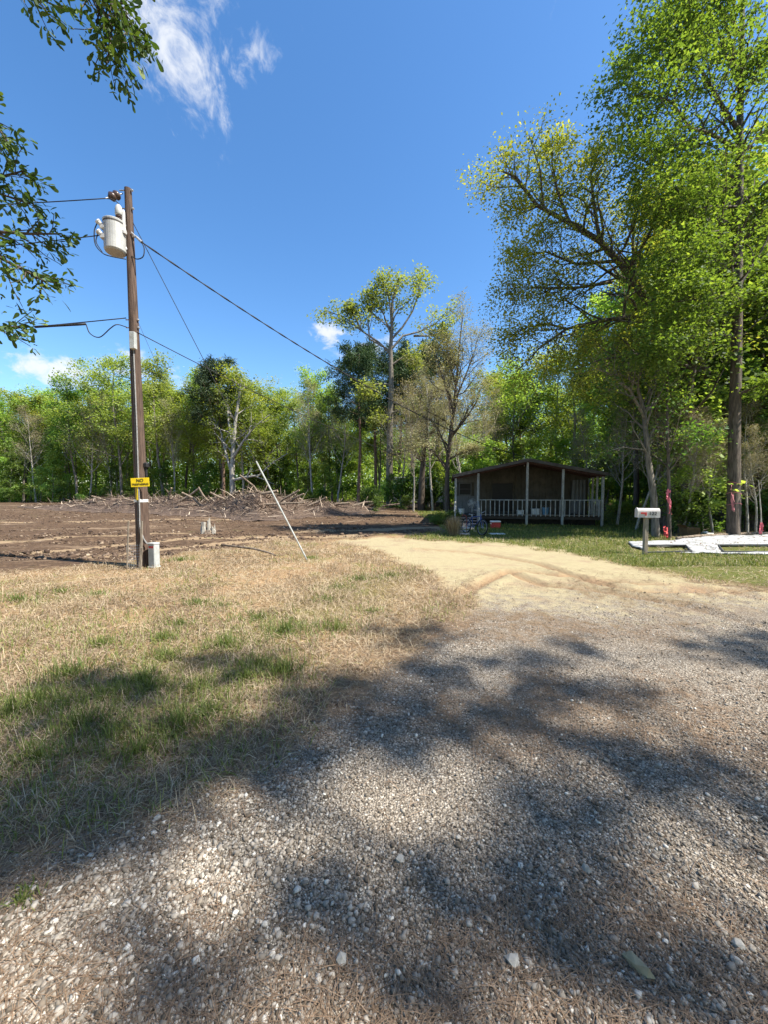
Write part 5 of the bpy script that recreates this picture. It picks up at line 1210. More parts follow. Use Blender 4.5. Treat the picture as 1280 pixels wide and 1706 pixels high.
# steps with hand rails
for i in range(3):
    z1 = ZD - .115 * (i + 1); yy = YF - .08 - .28 * (i + 1)
    MB().bbox(HX0 + .10, HX0 + 1.02, yy, yy + .27, z1 - .035, z1, .006).build('step_tread', 'tread_wood', H)
for xx in (HX0 + .07, HX0 + 1.05): MB().beam((xx, YF - .1, ZD - .10), (xx, YF - 1.02, hz + .02), .035, .2, .004).build('stringer', 'tread_wood', H)
for xx, z0 in ((HX0 - .02, 0), (HX0 + .0, -.22)): MB().beam((xx, YF - .1, 1.16 + z0), (xx - .05, YF - 1.1, .68 + z0), .06, .04, .004).build('hand_rail', 'weathered_white', H)
for xx in (HX0 - .04, HX0 + 1.08): MB().beam((xx, YF - 1.06, hz - .1), (xx, YF - 1.04, .72), .07, .07, .005).build('newel_post', 'weathered_white', H)
MB().beam((HX0 + 1.08, YF - .1, 1.16), (HX0 + 1.08, YF - 1.1, .68), .06, .04, .004).build('hand_rail', 'weathered_white', H)

# things on and around the porch
def bucket(name, c, r, h, mat, label, cat, lid=None):
    t_ = thing(name, c, label, cat)
    MB().lathe(c, (0, 0, 1), [(0, r * .8), (.01, r * .84), (h * .95, r), (h * .95 + .002, r * 1.06), (h, r * 1.06), (h + .001, r * .95), (h * .5, r * .88)], 16).build('shell', mat, t_)
    c = np.asarray(c); MB().tube([c + [r * math.cos(a), 0, h * .95 + .12 * math.sin(a)] for a in np.linspace(0, math.pi, 9)], .006, 4).build('handle', 'chrome', t_)
bucket('bucket', hw(px2x(910, 20.3), 20.3, ZD), .16, .36, 'plastic_blue', 'light blue bucket standing on the porch behind the railing', 'bucket')
bucket('plant_pot', hw(px2x(770, 20.2), 20.2, ZD), .15, .28, 'plastic_white', 'pale pot on the porch beside the steps', 'pot')
for px, w, hh, lb in ((893, .34, .26, 'pale storage box on the porch left of the blue bucket'), (868, .28, .18, 'low white box on the porch behind the middle post')):
    x0 = px2x(px, 20.5); b_ = thing('storage_box', (x0, 20.5, ZD), lb, 'box'); b_.location = tuple(hw(x0, 20.5, ZD)); b_.rotation_euler = (0, 0, HROT)
    MB().bbox(x0 - w / 2, x0 + w / 2, 20.32, 20.68, ZD, ZD + hh, .012).build('body', 'plastic_white', b_); MB().bbox(x0 - w / 2 - .015, x0 + w / 2 + .015, 20.305, 20.695, ZD + hh, ZD + hh + .035, .01).build('lid', 'plastic_white', b_)
# cloth hung in the right corner
n_ = 22; xs_ = np.linspace(px2x(955, 20.9), px2x(976, 20.9), n_); mb = MB(); v = []
for j in range(9):
    zz = ZD + .02 + (1.75) * j / 8
    for i in range(n_): v.append(hw(xs_[i] + .10 * (1 - j / 8) * (i / n_ - 1), 20.95 + .05 * math.sin(i * 1.1 + j * .2), zz))
f = [(j * n_ + i, j * n_ + i + 1, (j + 1) * n_ + i + 1, (j + 1) * n_ + i) for j in range(8) for i in range(n_ - 1)]
tag(mb.add(v, f).build('curtain', 'curtain', origin=hw(px2x(965, 20.9), 20.95, ZD), smooth=True), 'grey curtain hanging in the right corner of the porch', 'curtain')
# round fan
fc_ = hw(px2x(788, 19.9), 19.9, 1.02); fan = thing('pedestal_fan', (fc_[0], fc_[1], ZD), 'grey round pedestal fan on the porch at the top of the steps', 'fan')
mb = MB()
for R in (.24, .17, .10): mb.tube([fc_ + [R * math.cos(a), -.02 if R < .2 else 0, R * math.sin(a)] for a in np.linspace(0, 2 * math.pi, 25)], .007, 4)
for k in range(12): a = k * math.pi / 6; mb.tube([fc_ + [.05 * math.cos(a), -.03, .05 * math.sin(a)], fc_ + [.24 * math.cos(a), 0, .24 * math.sin(a)]], .004, 4)
mb.build('cage', 'galvanised', fan)
mb = MB()
for k in range(4):
    a = k * math.pi / 2 + .3; M = np.eye(4); M[:3, 0] = (math.cos(a), .25, math.sin(a)); M[:3, 1] = (-.2 * math.sin(a), 1, .2 * math.cos(a)); M[:3, 2] = (-math.sin(a), 0, math.cos(a)); M[:3, 3] = fc_ + [0, .04, 0]; mb.bbox(.02, .2, -.004, .004, -.05, .07, .002, M)
mb.build('blade', 'box_grey', fan); MB().lathe(fc_ + [0, .05, 0], (0, 1, 0), [(0, .05), (.1, .06), (.14, .03)], 12).build('motor', 'plastic_white', fan)
MB().tube([(fc_[0], fc_[1] + .08, ZD), (fc_[0], fc_[1] + .08, fc_[2])], .014, 8).build('stand', 'galvanised', fan); MB().lathe((fc_[0], fc_[1] + .08, ZD), (0, 0, 1), [(0, .17), (.02, .16), (.035, .04)], 16).build('base', 'plastic_white', fan)
# red cooler
cp = gr(826, 880); cp[2] = gz1(cp[0], cp[1]); co_ = thing('cooler', cp, 'red cooler with white lid on the grass below the porch', 'cooler')
MB().bbox(cp[0] - .20, cp[0] + .20, cp[1] - .14, cp[1] + .14, cp[2], cp[2] + .27, .025).build('body', 'plastic_red', co_); MB().bbox(cp[0] - .212, cp[0] + .212, cp[1] - .152, cp[1] + .152, cp[2] + .272, cp[2] + .335, .02).build('lid', 'plastic_white', co_)
MB().tube([cp + [-.21, -.0, .2], cp + [-.24, -.05, .24], cp + [-.24, -.13, .24], cp + [-.21, -.16, .2]], .012, 6).build('handle', 'plastic_white', co_)
lp = gr(829, 890); lp[2] = gz1(lp[0], lp[1]) + .01
tag(MB().bbox(lp[0] - .28, lp[0] + .28, lp[1] - .16, lp[1] + .16, lp[2], lp[2] + .03, .008).build('board', 'plastic_white', origin=lp), 'flat white board lying on the grass in front of the red cooler', 'board')
# bicycle leaning by the steps
bc = gr(803, 892); bc[2] = gz1(bc[0], bc[1]); ya = math.radians(66)
fd = np.array([-math.cos(ya), math.sin(ya), 0]); up_ = norm(np.array([.10, .03, 1]))
sdv = np.cross(fd, up_)
bike = thing('bicycle', bc, 'dark blue bicycle standing in front of the porch steps', 'bicycle')
wr = .29
def bpt(f, u, s_=0): return bc + fd * f + up_ * u + sdv * s_
for f0 in (0.0, .98):
    c = bpt(f0, wr + .02); w_ = MB()
    ring = lambda R: [c + fd * R * math.cos(a) + up_ * R * math.sin(a) for a in np.linspace(0, 2 * math.pi, 33)]
    wh = MB().tube(ring(wr - .035), .010, 6).build('wheel', 'chrome', bike, smooth=True); MB().tube(ring(wr), .022, 8).build('tyre', 'tyre', wh, smooth=True)
    sp = MB()
    for k in range(16): a = k * math.pi / 8; sp.tube([c, c + fd * (wr - .035) * math.cos(a) + up_ * (wr - .035) * math.sin(a)], .0022, 3)
    sp.build('spokes', 'chrome', wh); MB().tube([c - sdv * .05, c + sdv * .05], .02, 8).build('hub', 'chrome', wh)
fr = MB(); bb = bpt(.55, .28); hd = bpt(.16, .72); hd2 = bpt(.12, .62); se = bpt(.68, .66); ra = bpt(.98, .31); fa = bpt(0, .31)
for a, b in ((hd2, bb), (hd, se), (bb, se), (bb, ra), (se, ra)): fr.tube([a, b], .017, 8)
fr.tube([bpt(.18, .80), hd, hd2], .02, 8); fr.build('frame', 'bike_blue', bike)
fk = MB(); fk.tube([hd2 + sdv * .045, bpt(.02, .45, .045), fa + sdv * .045], .011, 6); fk.tube([hd2 - sdv * .045, bpt(.02, .45, -.045), fa - sdv * .045], .011, 6); fk.tube([hd2 + sdv * .05, hd2 - sdv * .05], .014, 6); fk.build('fork', 'bike_blue', bike)
MB().tube([bpt(.24, .93, .28), bpt(.14, .92, .16), bpt(.16, .84, .03), bpt(.16, .84, -.03), bpt(.14, .92, -.16), bpt(.24, .93, -.28)], .012, 6).build('handlebar', 'chrome', bike, smooth=True)
MB().tube([se, bpt(.70, .80)], .012, 6).build('seat_post', 'chrome', bike)
sv = MB(); sv.add([bpt(.50, .81, 0), bpt(.62, .82, .04), bpt(.78, .83, .09), bpt(.80, .83, -.09), bpt(.62, .82, -.04), bpt(.50, .77, 0), bpt(.62, .78, .035), bpt(.78, .77, .08), bpt(.80, .77, -.08), bpt(.62, .78, -.035)],
       [(0, 1, 2, 3, 4), (9, 8, 7, 6, 5), (0, 5, 6, 1), (1, 6, 7, 2), (2, 7, 8, 3), (3, 8, 9, 4), (4, 9, 5, 0)]).build('saddle', 'tyre', bike)
cr = MB(); cr.tube([bb - sdv * .06, bb + sdv * .06], .018, 8); cr.tube([bb + sdv * .06, bb + sdv * .06 - up_ * .15], .010, 6); cr.tube([bb - sdv * .06, bb - sdv * .06 + up_ * .15], .010, 6); cr.bbox(-.05, .05, -.03, .03, -.01, .01, .004, np.block([[np.eye(3), (bb + sdv * .11 - up_ * .15)[:, None]], [0, 0, 0, 1]])); cr.build('crank', 'chrome', bike)
MB().tube([bpt(0, wr * 2 + .02, 0) + [0, 0, -.28], bpt(.02, .30, 0)], .006, 4).build('reflector_stay', 'chrome', bike)
# paving slabs before the steps
for i, (px, py, w, d_, hh) in enumerate([(770, 886, .60, .40, .05), (779, 882, .5, .42, .06), (768, 879, .62, .4, .05), (776, 876, .55, .45, .07), (772, 890, .5, .3, .045)]):
    p = gr(px, py); z0 = gz1(p[0], p[1]); a = .2 * (i % 3 - 1); M = np.eye(4); M[:2, :2] = [[math.cos(a), -math.sin(a)], [math.sin(a), math.cos(a)]]; M[:3, 3] = (p[0], p[1], z0)
    tag(MB().bbox(-w / 2, w / 2, -d_ / 2, d_ / 2, -.03, hh, .012, M).build('paving_slab', 'paver', origin=(p[0], p[1], z0)), 'pinkish paving slab on the ground at the foot of the porch steps', 'paving slab', 'paving slabs at the steps')
# thin red hooked stake
p = gr(778, 889); z0 = gz1(p[0], p[1])
tag(MB().tube([(p[0], p[1], z0 - .1), (p[0], p[1], z0 + .62), (p[0] - .05, p[1], z0 + .72), (p[0] - .14, p[1], z0 + .73), (p[0] - .18, p[1], z0 + .68)], .011, 6).build('garden_stake', 'rust_red', origin=(p[0], p[1], z0)), 'thin rusty red garden hook in front of the steps', 'garden stake')
# tuft of dead grass and the dark shrub left of the steps
def tuft(px, py, n, R, h, mat, name, label, cat, seed):
    p = gr(px, py); r_ = np.random.default_rng(seed); rr = np.abs(r_.normal(0, .5, n)) * R; a = r_.random(n) * 6.28
    x_, y_ = p[0] + rr * np.cos(a) * .55, p[1] + rr * np.sin(a) * .55; ln_ = h * r_.uniform(.55, 1.1, n)
    az = np.arctan2(np.sin(a), np.cos(a)) + r_.normal(0, .5, n)
    o = blades(name, x_, y_, ln_, np.full(n, .014), r_.uniform(.95, 1.5, n), np.clip(r_.normal(.35, .25, n), 0, 1), r_, mat, label, cat, droop=.5, az=az)
    del o['kind']; return o
tuft(757, 891, 900, .34, .72, 'straw', 'dead_grass_clump', 'clump of tall dead grass at the foot of the steps left hand rail', 'dead grass', 21)
sh2 = proto('bush', 640, P_SHRUB, 1.0, .03, 'bark_dark', 'leaf_deep', 22, .13, .075, 'dark dense bush left of the porch steps casting a black shadow', None, cat='bush')
p = gr(742, 874); place(sh2, p[0], p[1], .4, (1.0, .9, .72))
p = gr(722, 876); place(sh2, p[0], p[1], 2.0, (.8, .8, .42), 'low dark bush further left of the porch steps')
# tyre under the deck
p = hw(px2x(957, 19.8), 19.8, 0.24); tag(MB().tube([p + [.24 * math.cos(a), .03 * math.sin(a), .24 * math.sin(a)] for a in np.linspace(0, 2 * math.pi, 25)], .09, 8).build('tyre', 'tyre', origin=p - [0, 0, .33], smooth=True), 'old black tyre standing under the right end of the porch', 'tyre')

# ------------------------------------------------------------------ mailbox
mp = gr(1075, 923); mp[2] = gz1(mp[0], mp[1]); MBX = thing('mailbox', mp, 'white rural mailbox with red flag and house number on a wooden post', 'mailbox')
zt = at(1075, 862, mp[1])[2]
MB().bbox(mp[0] - .045, mp[0] + .045, mp[1] - .045, mp[1] + .045, mp[2] - .2, zt, .006).build('post', 'weathered_wood', MBX)
yaw = math.radians(-11.5); ax = np.array([math.cos(yaw), math.sin(yaw), 0]); sd_ = np.array([math.sin(yaw), -math.cos(yaw), 0])   # long axis, face towards the camera
cen = np.array([mp[0] + .04, mp[1], zt]); Lb, wb, hb = .50, .085, .24
prof = [(-wb, 0), (wb, 0), (wb, hb * .6)] + [(wb * math.cos(a), hb * .6 + hb * .4 * math.sin(a)) for a in np.linspace(.25, math.pi - .25, 8)] + [(-wb, hb * .6)]
def extr(l0, l1, grow=1.0):
    v = [cen + ax * l + sd_ * s_ * grow + np.array([0, 0, u * grow]) for l in (l0, l1) for s_, u in prof]; n = len(prof)
    return v, [(i, (i + 1) % n, n + (i + 1) % n, n + i) for i in range(n)] + [list(range(n))[::-1], list(range(n, 2 * n))]
body = MB().add(*extr(-Lb / 2, Lb / 2)).build('body', 'mailbox_white', MBX)
MB().add(*extr(-Lb / 2 - .02, -Lb / 2 - .001, 1.06)).build('door', 'mailbox_white', MBX)
MB().bbox(-.10, .10, -.06, .06, -.02, 0, .004, np.block([[np.stack([ax, -sd_, np.array([0, 0, 1])], 1), cen[:, None]], [0, 0, 0, 1]])).build('mount_plate', 'weathered_wood', MBX)
fc0 = cen + sd_ * (wb + .004) + np.array([0, 0, .10])
Mf = np.eye(4); Mf[:3, 0] = ax; Mf[:3, 1] = (0, 0, 1); Mf[:3, 2] = sd_; Mf[:3, 3] = fc0
MB().bbox(-.20, -.06, -.01, .035, 0, .006, .002, Mf).bbox(-.10, -.06, -.05, .0, .0005, .0065, .002, Mf).build('flag', 'tape_red', MBX)
Mt = Mf.copy(); Mt[:3, 3] = fc0 + ax * .08 - np.array([0, 0, .0]); text_mesh('122', .125, Mt, 'ink_black', MBX, 'number')
# ------------------------------------------------------------------ white panel with window openings on the ground
PC = gp((1046, 905), (1062, 921), (1300, 926), (1420, 928), (1420, 897), (1290, 895.5), (1200, 896.5), (1125, 901))
def hole(px0, px1, pxa, pxb, y0, y1): return gp((px0, y0), (px1, y0), (pxb, y1), (pxa, y1))
H1 = hole(1078, 1143, 1074, 1152, 912.5, 922); H2 = hole(1197, 1410, 1206, 1415, 911, 922.5)
gx_ = np.linspace(7.2, 17.5, 260); gy_ = np.linspace(9.6, 14.2, 120); XX, YY = np.meshgrid(gx_, gy_)
ok = (poly_sd(XX, YY, PC) > 0) & (poly_sd(XX, YY, H1) < 0) & (poly_sd(XX, YY, H2) < 0)
# keep vertices, snap border cells by moving edge vertices onto the outline
ZZ = gz(XX, YY) + .05 + .05 * (fbm(XX * .7, YY * .9, 91) - .4) + .05 * (fbm(XX * 2.6, YY * 2.6, 92) - .5) + .05 * sst(YY, 12.2, 13.4)
idx = np.full(XX.shape, -1); idx[ok] = np.arange(ok.sum()); V = np.stack([XX[ok], YY[ok], ZZ[ok]], 1)
FF = [(idx[j, i], idx[j, i + 1], idx[j + 1, i + 1], idx[j + 1, i]) for j in range(len(gy_) - 1) for i in range(len(gx_) - 1) if ok[j, i] and ok[j, i + 1] and ok[j + 1, i + 1] and ok[j + 1, i]]
po = thing('collapsed_wall', (10.5, 11.5, gz1(10.5, 11.5)), 'long white wall panel with dark window openings lying on the ground at the right', 'panel')
sk_ = mesh_obj('skin', V, np.array(FF), 'panel_white', po, smooth=True); md_ = sk_.modifiers.new('thickness', 'SOLIDIFY'); md_.thickness = .035; md_.offset = -1
for hh in (H1, H2):
    P3 = [np.array([a, b, gz1(a, b) + .055 + .05 * (float(fbm(np.array([a * .7]), np.array([b * .9]), 91)[0]) - .4)]) for a, b in hh]
    e = MB()
    for i in range(4): e.beam(P3[i], P3[(i + 1) % 4], .028, .04, .006)
    e.build('window_frame', 'panel_edge', po)
r_ = np.random.default_rng(66); k_ = r_.choice(len(V), 130); lv_, lf_, ll_ = leaf_cloud(V[k_] + [0, 0, .012], 2, .02, .07, r_, 'oblong', upb=4.0, aspect=.6)
lv_[:, 2] = np.maximum(lv_[:, 2], np.repeat(np.repeat(V[k_][:, 2], 2), 9) + .006)
tag(mesh_obj('leaf_litter', lv_, lf_, 'needle_litter', lc=ll_), 'dead leaves scattered over the white panel', 'leaf litter', kind='stuff')
pl = np.array([gr(1128, 901), gr(1160, 898), gr(1200, 896), gr(1250, 894), gr(1330, 893)]); pl[:, 2] = [gz1(a, b) + .10 for a, b in pl[:, :2]]
tag(MB().tube(pl, [.05, .055, .055, .05, .05], 8).build('fallen_pole', 'log_wood', origin=pl[0] - [0, 0, .1], smooth=True), 'long thin fallen trunk lying along the back of the white panel', 'log')
# cardboard box, pale scrap
p = gr(1160, 893); p[2] = gz1(p[0], p[1]); cbx = thing('cardboard_box', p, 'brown cardboard box among the trees behind the white panel', 'box')
MB().bbox(p[0] - .24, p[0] + .24, p[1] + .1, p[1] + .5, p[2] - .02, p[2] + .30, .01).build('body', 'cardboard', cbx)
MB().beam(p + [-.24, .3, .30], p + [-.36, .28, .40], .36, .008, .002).build('flap', 'cardboard', cbx)
for px, py, lb in ((1174, 889, 'small white scrap beside the cardboard box'), (1183, 892, 'white plastic scrap on the leaves right of the cardboard box')):
    p = gr(px, py); p[2] = gz1(p[0], p[1]); r_ = np.random.default_rng(px)
    v = ICO_V * np.array([.14, .1, .07]) * (1 + .5 * (r_.random((12, 1)) - .5)) + p + [0, 0, .05]; tag(MB().add(v, ICO_F.tolist()).build('plastic_scrap', 'plastic_white', origin=p), lb, 'scrap')
# flagging tape
def ribbon(pts, w, mat, origin, label, seed, wrap=None):
    r_ = np.random.default_rng(seed); mb = MB()
    for line in pts:
        P_ = np.asarray(line, float); k_ = 10; tt = np.linspace(0, len(P_) - 1, k_); Q = np.stack([np.interp(tt, range(len(P_)), P_[:, i]) for i in range(3)], 1) + r_.normal(0, .008, (k_, 3))
        a = np.cumsum(r_.normal(0, .5, k_)); sdx = np.stack([np.cos(a), np.sin(a), 0 * a + .2], 1) * w / 2
        v = np.concatenate([Q - sdx, Q + sdx]); mb.add(v, [(i, i + 1, k_ + i + 1, k_ + i) for i in range(k_ - 1)])
    if wrap is not None:
        for (c, R, hh) in wrap:
            a = np.linspace(0, 2 * math.pi, 21); lo_ = np.stack([c[0] + R * np.cos(a), c[1] + R * np.sin(a), c[2] + .035 * np.sin(a * 2 + seed + c[2] * 3)], 1); mb.add(np.concatenate([lo_, lo_ + [0, 0, hh]]), [(i, i + 1, 21 + i + 1, 21 + i) for i in range(20)])
    return tag(mb.build('flagging_tape', mat, origin=origin), label, 'ribbon')
D = 13.25
ribbon([[at(1114, 815, D), at(1113, 828, D - .05), at(1117, 840, D - .06), at(1116, 856, D - .08)], [at(1115, 822, D), at(1118, 842, D - .1), at(1119, 858, D - .1)], [at(1113, 818, D), at(1112, 832, D - .08)]], .06, 'tape_pink', at(1114, 818, D), 'pink ribbon tied halfway up the thin tree', 31, [(at(1114, 822, 13.4), .07, .08)])
ribbon([[at(1110, 878, D - .1), at(1108, 890, D - .2), at(1107, 899, D - .2)], [at(1111, 878, D - .1), at(1112, 890, D - .2), at(1112, 899, D - .2)], [at(1108, 876, D - .1), at(1106, 884, D - .2)]], .07, 'tape_red', at(1110, 898, D - .2), 'red ribbon hanging at the foot of the thin tree', 32)
cw = at(1223, 805, 13.6); cw2 = at(1223, 822, 13.6); cw3 = at(1223, 840, 13.6)
ribbon([[at(1219, 808, 13.2), at(1218, 825, 13.2), at(1222, 850, 13.2)], [at(1221, 822, 13.2), at(1224, 838, 13.2), at(1223, 852, 13.2)]], .07, 'tape_faded', cw, 'faded pink ribbon wound round the big straight trunk', 33, [(cw, .212, .02), (cw2, .214, .018), (cw3, .216, .016)])
p0 = gr(1270, 897); MB_s = MB().tube([p0 - [0, 0, .1], at(1268, 850, p0[1]), at(1264, 800, p0[1])], [.022, .018, .012], 6)
tag(MB_s.build('survey_stake', 'bark_pale', origin=(p0[0], p0[1], 0)), 'thin pale stick standing at the right edge by the panel', 'stick')
ribbon([[at(1268, 872, p0[1] - .05), at(1267, 884, p0[1] - .06), at(1268, 890, p0[1] - .06)], [at(1269, 872, p0[1] - .05), at(1271, 885, p0[1] - .06)]], .08, 'tape_pink', at(1268, 876, p0[1]), 'short pink ribbon on the pale stick at the right edge', 34, [(at(1268.6, 874, p0[1]), .03, .06)])

# ------------------------------------------------------------------ brush pile, logs, stump
def pile_h(x, y):
    px = 640 + x / y * FPX
    e = np.interp(px, [20, 90, 160, 260, 340, 390, 430, 470, 510, 560, 610, 650], [.0, .28, .68, 1.0, .8, 1.1, 1.45, 1.25, .9, .7, .5, 0])
    yc = np.interp(px, [0, 200, 350, 430, 500, 650], [37, 33, 30, 26.5, 29, 33]); w = np.interp(px, [0, 350, 430, 520, 650], [2.5, 3.0, 3.6, 3.0, 2.6])
    return e * np.exp(-((y - yc) / w) ** 2) * (.35 + 1.2 * fbm(x * .7, y * .7, 81))
pxs = np.linspace(15, 665, 150); pys = np.linspace(21, 42, 56); A_, B_ = np.meshgrid(pxs, pys)
X_ = (A_ - 640) / FPX * B_; Hh = pile_h(X_, B_)
Zp = gz(X_, B_) + Hh + Hh.clip(0, .4) * .5 * (fbm(X_ * 3, B_ * 3, 83) - .5) - .03
i_ = (np.arange(55)[:, None] * 150 + np.arange(149)[None]).ravel(); Fp = np.stack([i_, i_ + 1, i_ + 151, i_ + 150], 1)
keepf = (Hh.ravel()[Fp].max(1) > .06); u_, inv = np.unique(Fp[keepf], return_inverse=True)
simple('brush_earth', (.045, .03, .022), (.13, .09, .065), 9, bumps=1.0, bdist=.06, dirtc=(.22, .16, .11), dirta=.5, dscale=2.5)
tag(mesh_obj('earth_mound', np.stack([X_, B_, Zp], 2).reshape(-1, 3)[u_], inv.reshape(-1, 4), 'brush_earth', smooth=True), 'long low mound of earth under the brush pile', 'mound', kind='structure')
rb = np.random.default_rng(17); n = 26000
px_ = rb.uniform(20, 655, n); y_ = rb.uniform(21.5, 41, n); x_ = (px_ - 640) / FPX * y_; hh = pile_h(x_, y_)
k = rb.random(n) < np.clip(hh * 1.3, 0, 1); x_, y_, hh = x_[k], y_[k], hh[k]; n = len(x_)
blades('brush_pile', x_, y_, rb.lognormal(math.log(.5), .5, n).clip(.15, 1.7), rb.uniform(.015, .055, n), np.abs(rb.normal(0.05, .36, n)), np.clip(rb.normal(.45, .32, n), 0, 1), rb, 'twigs', 'tangled heap of cleared branches and roots across the lot', 'brush pile', z=gz(x_, y_) + hh + rb.uniform(-.1, .12, n), droop=.15)
n = 9000; y_ = rb.uniform(12, 40, n); x_ = rb.uniform(-1.1, .12, n) * y_; md = masks(x_, y_); k = (md[1] > .5) & (rb.random(n) < sst(fbm(x_ * .4, y_ * .6, 87), .42, .66)); x_, y_ = x_[k], y_[k]; n = len(x_)
blades('wood_chips', x_, y_, rb.lognormal(math.log(.16), .5, n), rb.uniform(.012, .035, n), np.abs(rb.normal(0, .18, n)), np.clip(rb.normal(.6, .25, n), 0, 1), rb, 'twigs', 'wood chips and root scraps scattered over the bare earth', 'debris')
LOGS = [(150, 33, 1.6, .09, .3, .1), (200, 32, 2.4, .11, -.2, .12), (222, 31.5, 1.8, .10, .6, .3), (300, 30, 2.0, .10, .2, .55), (285, 30.5, 1.6, .09, 1.2, .7), (322, 29.5, 1.6, .12, -.1, .05), (338, 29, 1.8, .10, 2.6, .6), (352, 29, 1.6, .08, 2.2, .8), (370, 28.5, 1.9, .11, .5, .45), (384, 28, 1.7, .09, 2.4, .35),
        (400, 26.5, 1.8, .10, .3, .15), (418, 26, 2.0, .13, .2, .2), (438, 26, 2.2, .07, 2.5, .75), (462, 26.5, 2.0, .09, .4, .5), (480, 27.5, 1.7, .09, .6, .5), (447, 25, 2.4, .07, .05, .05), (500, 29, 1.5, .08, 1.9, .7), (515, 29, 1.6, .10, .4, .4), (548, 30, 1.7, .12, .2, .15), (566, 30.5, 1.5, .13, 2.9, .1), (590, 31, 1.8, .12, .1, .2), (610, 31.5, 1.6, .10, .5, .3), (630, 32.5, 1.9, .10, .2, .15), (120, 35, 1.5, .07, .4, .2), (178, 33, 1.2, .09, 2.4, .3), (250, 31, 1.9, .09, 2.8, .2)]
for i, (px, Y, L, r, az, el) in enumerate(LOGS):
    x0 = (px - 640) / FPX * Y; z0 = gz1(x0, Y) + float(pile_h(np.array([x0]), np.array([Y]))[0]) * .8; d = np.array([math.cos(az) * math.cos(el), -.35 * math.sin(az) * math.cos(el), math.sin(el)]); b = np.array([x0, Y - .3, z0])
    r_ = np.random.default_rng(900 + i); mid = b + d * L * .5 + r_.normal(0, .08, 3); lg = thing('log', b, 'weathered log poking out of the brush pile', 'log', 'logs in the brush pile')
    MB().tube([b - d * .3, mid * .5 + b * .5, mid, b + d * L], [r, r * .97, r * .85, r * .7], 9).build('stem', 'log_wood', lg, smooth=False)
    MB().tube([b + d * L * 1.001, b + d * (L + .012)], r * .66, 9).build('cut_end', 'log_end', lg)
    MB().tube([mid, mid + norm(np.cross(d, (0, 1, 0)) + d + r_.normal(0, .3, 3)) * L * .3], [r * .4, r * .15], 6).build('branch_stub', 'log_wood', lg, smooth=True)
n = 16000; y_ = 9 + 24 * rb.random(n) ** 1.4; x_ = rb.uniform(-1.1, .15, n) * y_; md = masks(x_, y_); k = (md[1] > .6) & (rb.random(n) < sst(fbm(x_ * .5, y_ * .9, 88), .40, .62)); x_, y_ = x_[k], y_[k]; n = len(x_)
m, q = new_mat('clod'); out(q, pbsdf(q, q.ramp(q.attr('lc'), [(0, (.05, .034, .026)), (.6, (.13, .09, .065)), (1, (.32, .25, .18))]), .95, 0, .1))
stones('earth_clods', x_, y_, rb.lognormal(math.log(.022), .6, n).clip(.008, .09), np.clip(rb.normal(.45, .25, n), 0, 1), rb, 'clod', 'clods of dark earth strewn over the cleared lot')['category'] = 'earth'
# splintered white stump
sp_ = gr(347, 889); sp_[2] = gz1(sp_[0], sp_[1]); stp = thing('stump', sp_, 'small pale splintered stump standing on the bare earth right of the pole', 'stump')
def splint(x, w, h, t=.12, dy=0):
    m_ = MB(); r_ = np.random.default_rng(int(abs(x) * 1000) + 3); b = sp_ + [x, dy, -.05]; n = 7; rows = []
    for j, f in enumerate((0, .25, .5, .75, 1)): rows.append([b + [w * (1 - .45 * f) * math.cos(a) * (1 + .2 * r_.normal()), t * (1 - .4 * f) * math.sin(a), h * f + (.05 * r_.normal() if j == 4 else 0)] for a in np.linspace(0, 2 * math.pi, n, endpoint=False)])
    v = np.array(rows).reshape(-1, 3); m_.add(v, [(j * n + i, j * n + (i + 1) % n, (j + 1) * n + (i + 1) % n, (j + 1) * n + i) for j in range(4) for i in range(n)] + [list(range(4 * n, 5 * n))]); return m_
splint(-.17, .14, .42, .16).build('splinter', 'concrete', stp); splint(.02, .09, .56, .12, .02).build('splinter', 'concrete', stp); splint(.20, .10, .30, .12).build('splinter', 'concrete', stp); splint(.0, .28, .14, .2, -.02).build('root_base', 'log_wood', stp)
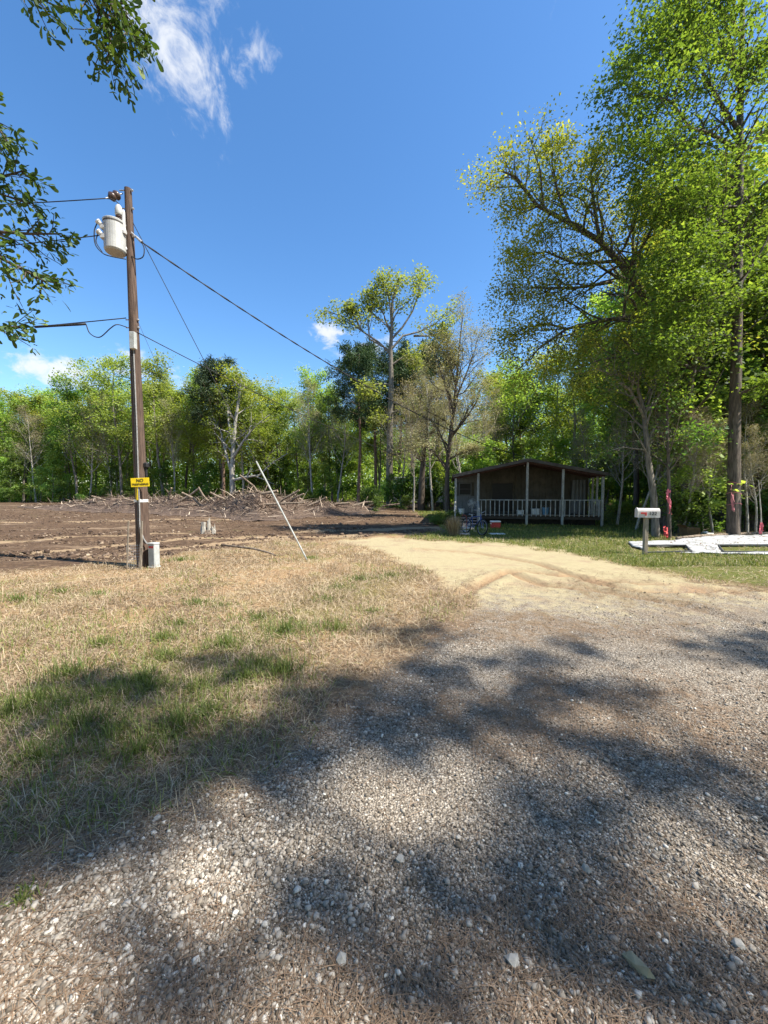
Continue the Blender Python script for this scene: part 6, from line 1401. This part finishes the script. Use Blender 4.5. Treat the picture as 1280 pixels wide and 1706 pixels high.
# dark branch on the grass near the guy wire
p = [gr(434, 903), gr(446, 906), gr(456, 911), gr(464, 917), gr(470, 923)]; zz = [.30, .26, .2, .1, -.03]
p = np.array([np.array([a[0], 9.4 + .05 * i, gz1(a[0], 9.4) + zz[i]]) for i, a in enumerate(p)])
br = thing('fallen_branch', p[-1], 'dark curved branch sticking up from the grass left of the guy wire', 'branch'); MB().tube(p, [.018, .03, .028, .024, .022], 7).build('stem', 'bark_dark', br, smooth=True); MB().tube([p[1], p[1] + [.02, -.04, .06]], [.012, .005], 5).build('twig', 'bark_dark', br)
p = gr(15, 868); Z0 = gz1(p[0], p[1])
for dx, tx_, hh, lb in ((0, .35, .7, 'reddish broken root sticking up at the far left of the clearing'), (-.5, -1.0, .45, 'shorter broken root left of it at the very edge of the clearing')):
    q_ = np.array([p[0] + dx + .6, p[1] - 3.2, Z0]); rt_ = thing('broken_root', q_, lb, 'root'); MB().tube([q_ + [.25, 0, -.05], q_ + [0.1, 0, hh * .4], q_ + [-.05 + tx_ * .1, 0, hh]], [.06, .05, .03], 7).build('stem', 'log_wood', rt_, smooth=True)
    MB().tube([q_ + [.1, 0, hh * .4], q_ + [-.25, .05, hh * .55]], [.03, .012], 6).build('branch_stub', 'log_wood', rt_, smooth=True)
# white trailer home glimpsed through the trees
TX, TY = 3.6, 42.0; th = thing('mobile_home', (TX, TY, 0), 'white mobile home glimpsed through the trees left of the house', 'mobile home')
MB().bbox(TX - 3.2, TX + 3.4, TY, TY + 3, .5, 3.1, .03).build('wall', 'trailer_white', th); MB().bbox(TX - 3.35, TX + 3.55, TY - .12, TY + 3.1, 3.102, 3.24, .03).build('roof', 'galvanised', th); MB().box(TX - 3.1, TX + 3.3, TY + .05, TY + 2.9, -.1, .498).build('underfloor_fill', 'fascia', th)
for dx in (-2, 0, 2):
    w_ = MB().box(TX + dx - .4, TX + dx + .4, TY - .012, TY - .002, 1.6, 2.5).build('window', 'glass_dark', th); MB().bbox(TX + dx - .46, TX + dx + .46, TY - .03, TY - .013, 2.5, 2.56, .003).bbox(TX + dx - .46, TX + dx + .46, TY - .03, TY - .013, 1.54, 1.6, .003).build('frame', 'weathered_white', w_)

# prototypes that were never placed are removed
for grp in (far, near, pines, bare, sap, shr):
    for r_ in grp:
        if r_.name not in USED:
            for ch in list(r_.children): bpy.data.objects.remove(ch)
            bpy.data.objects.remove(r_)
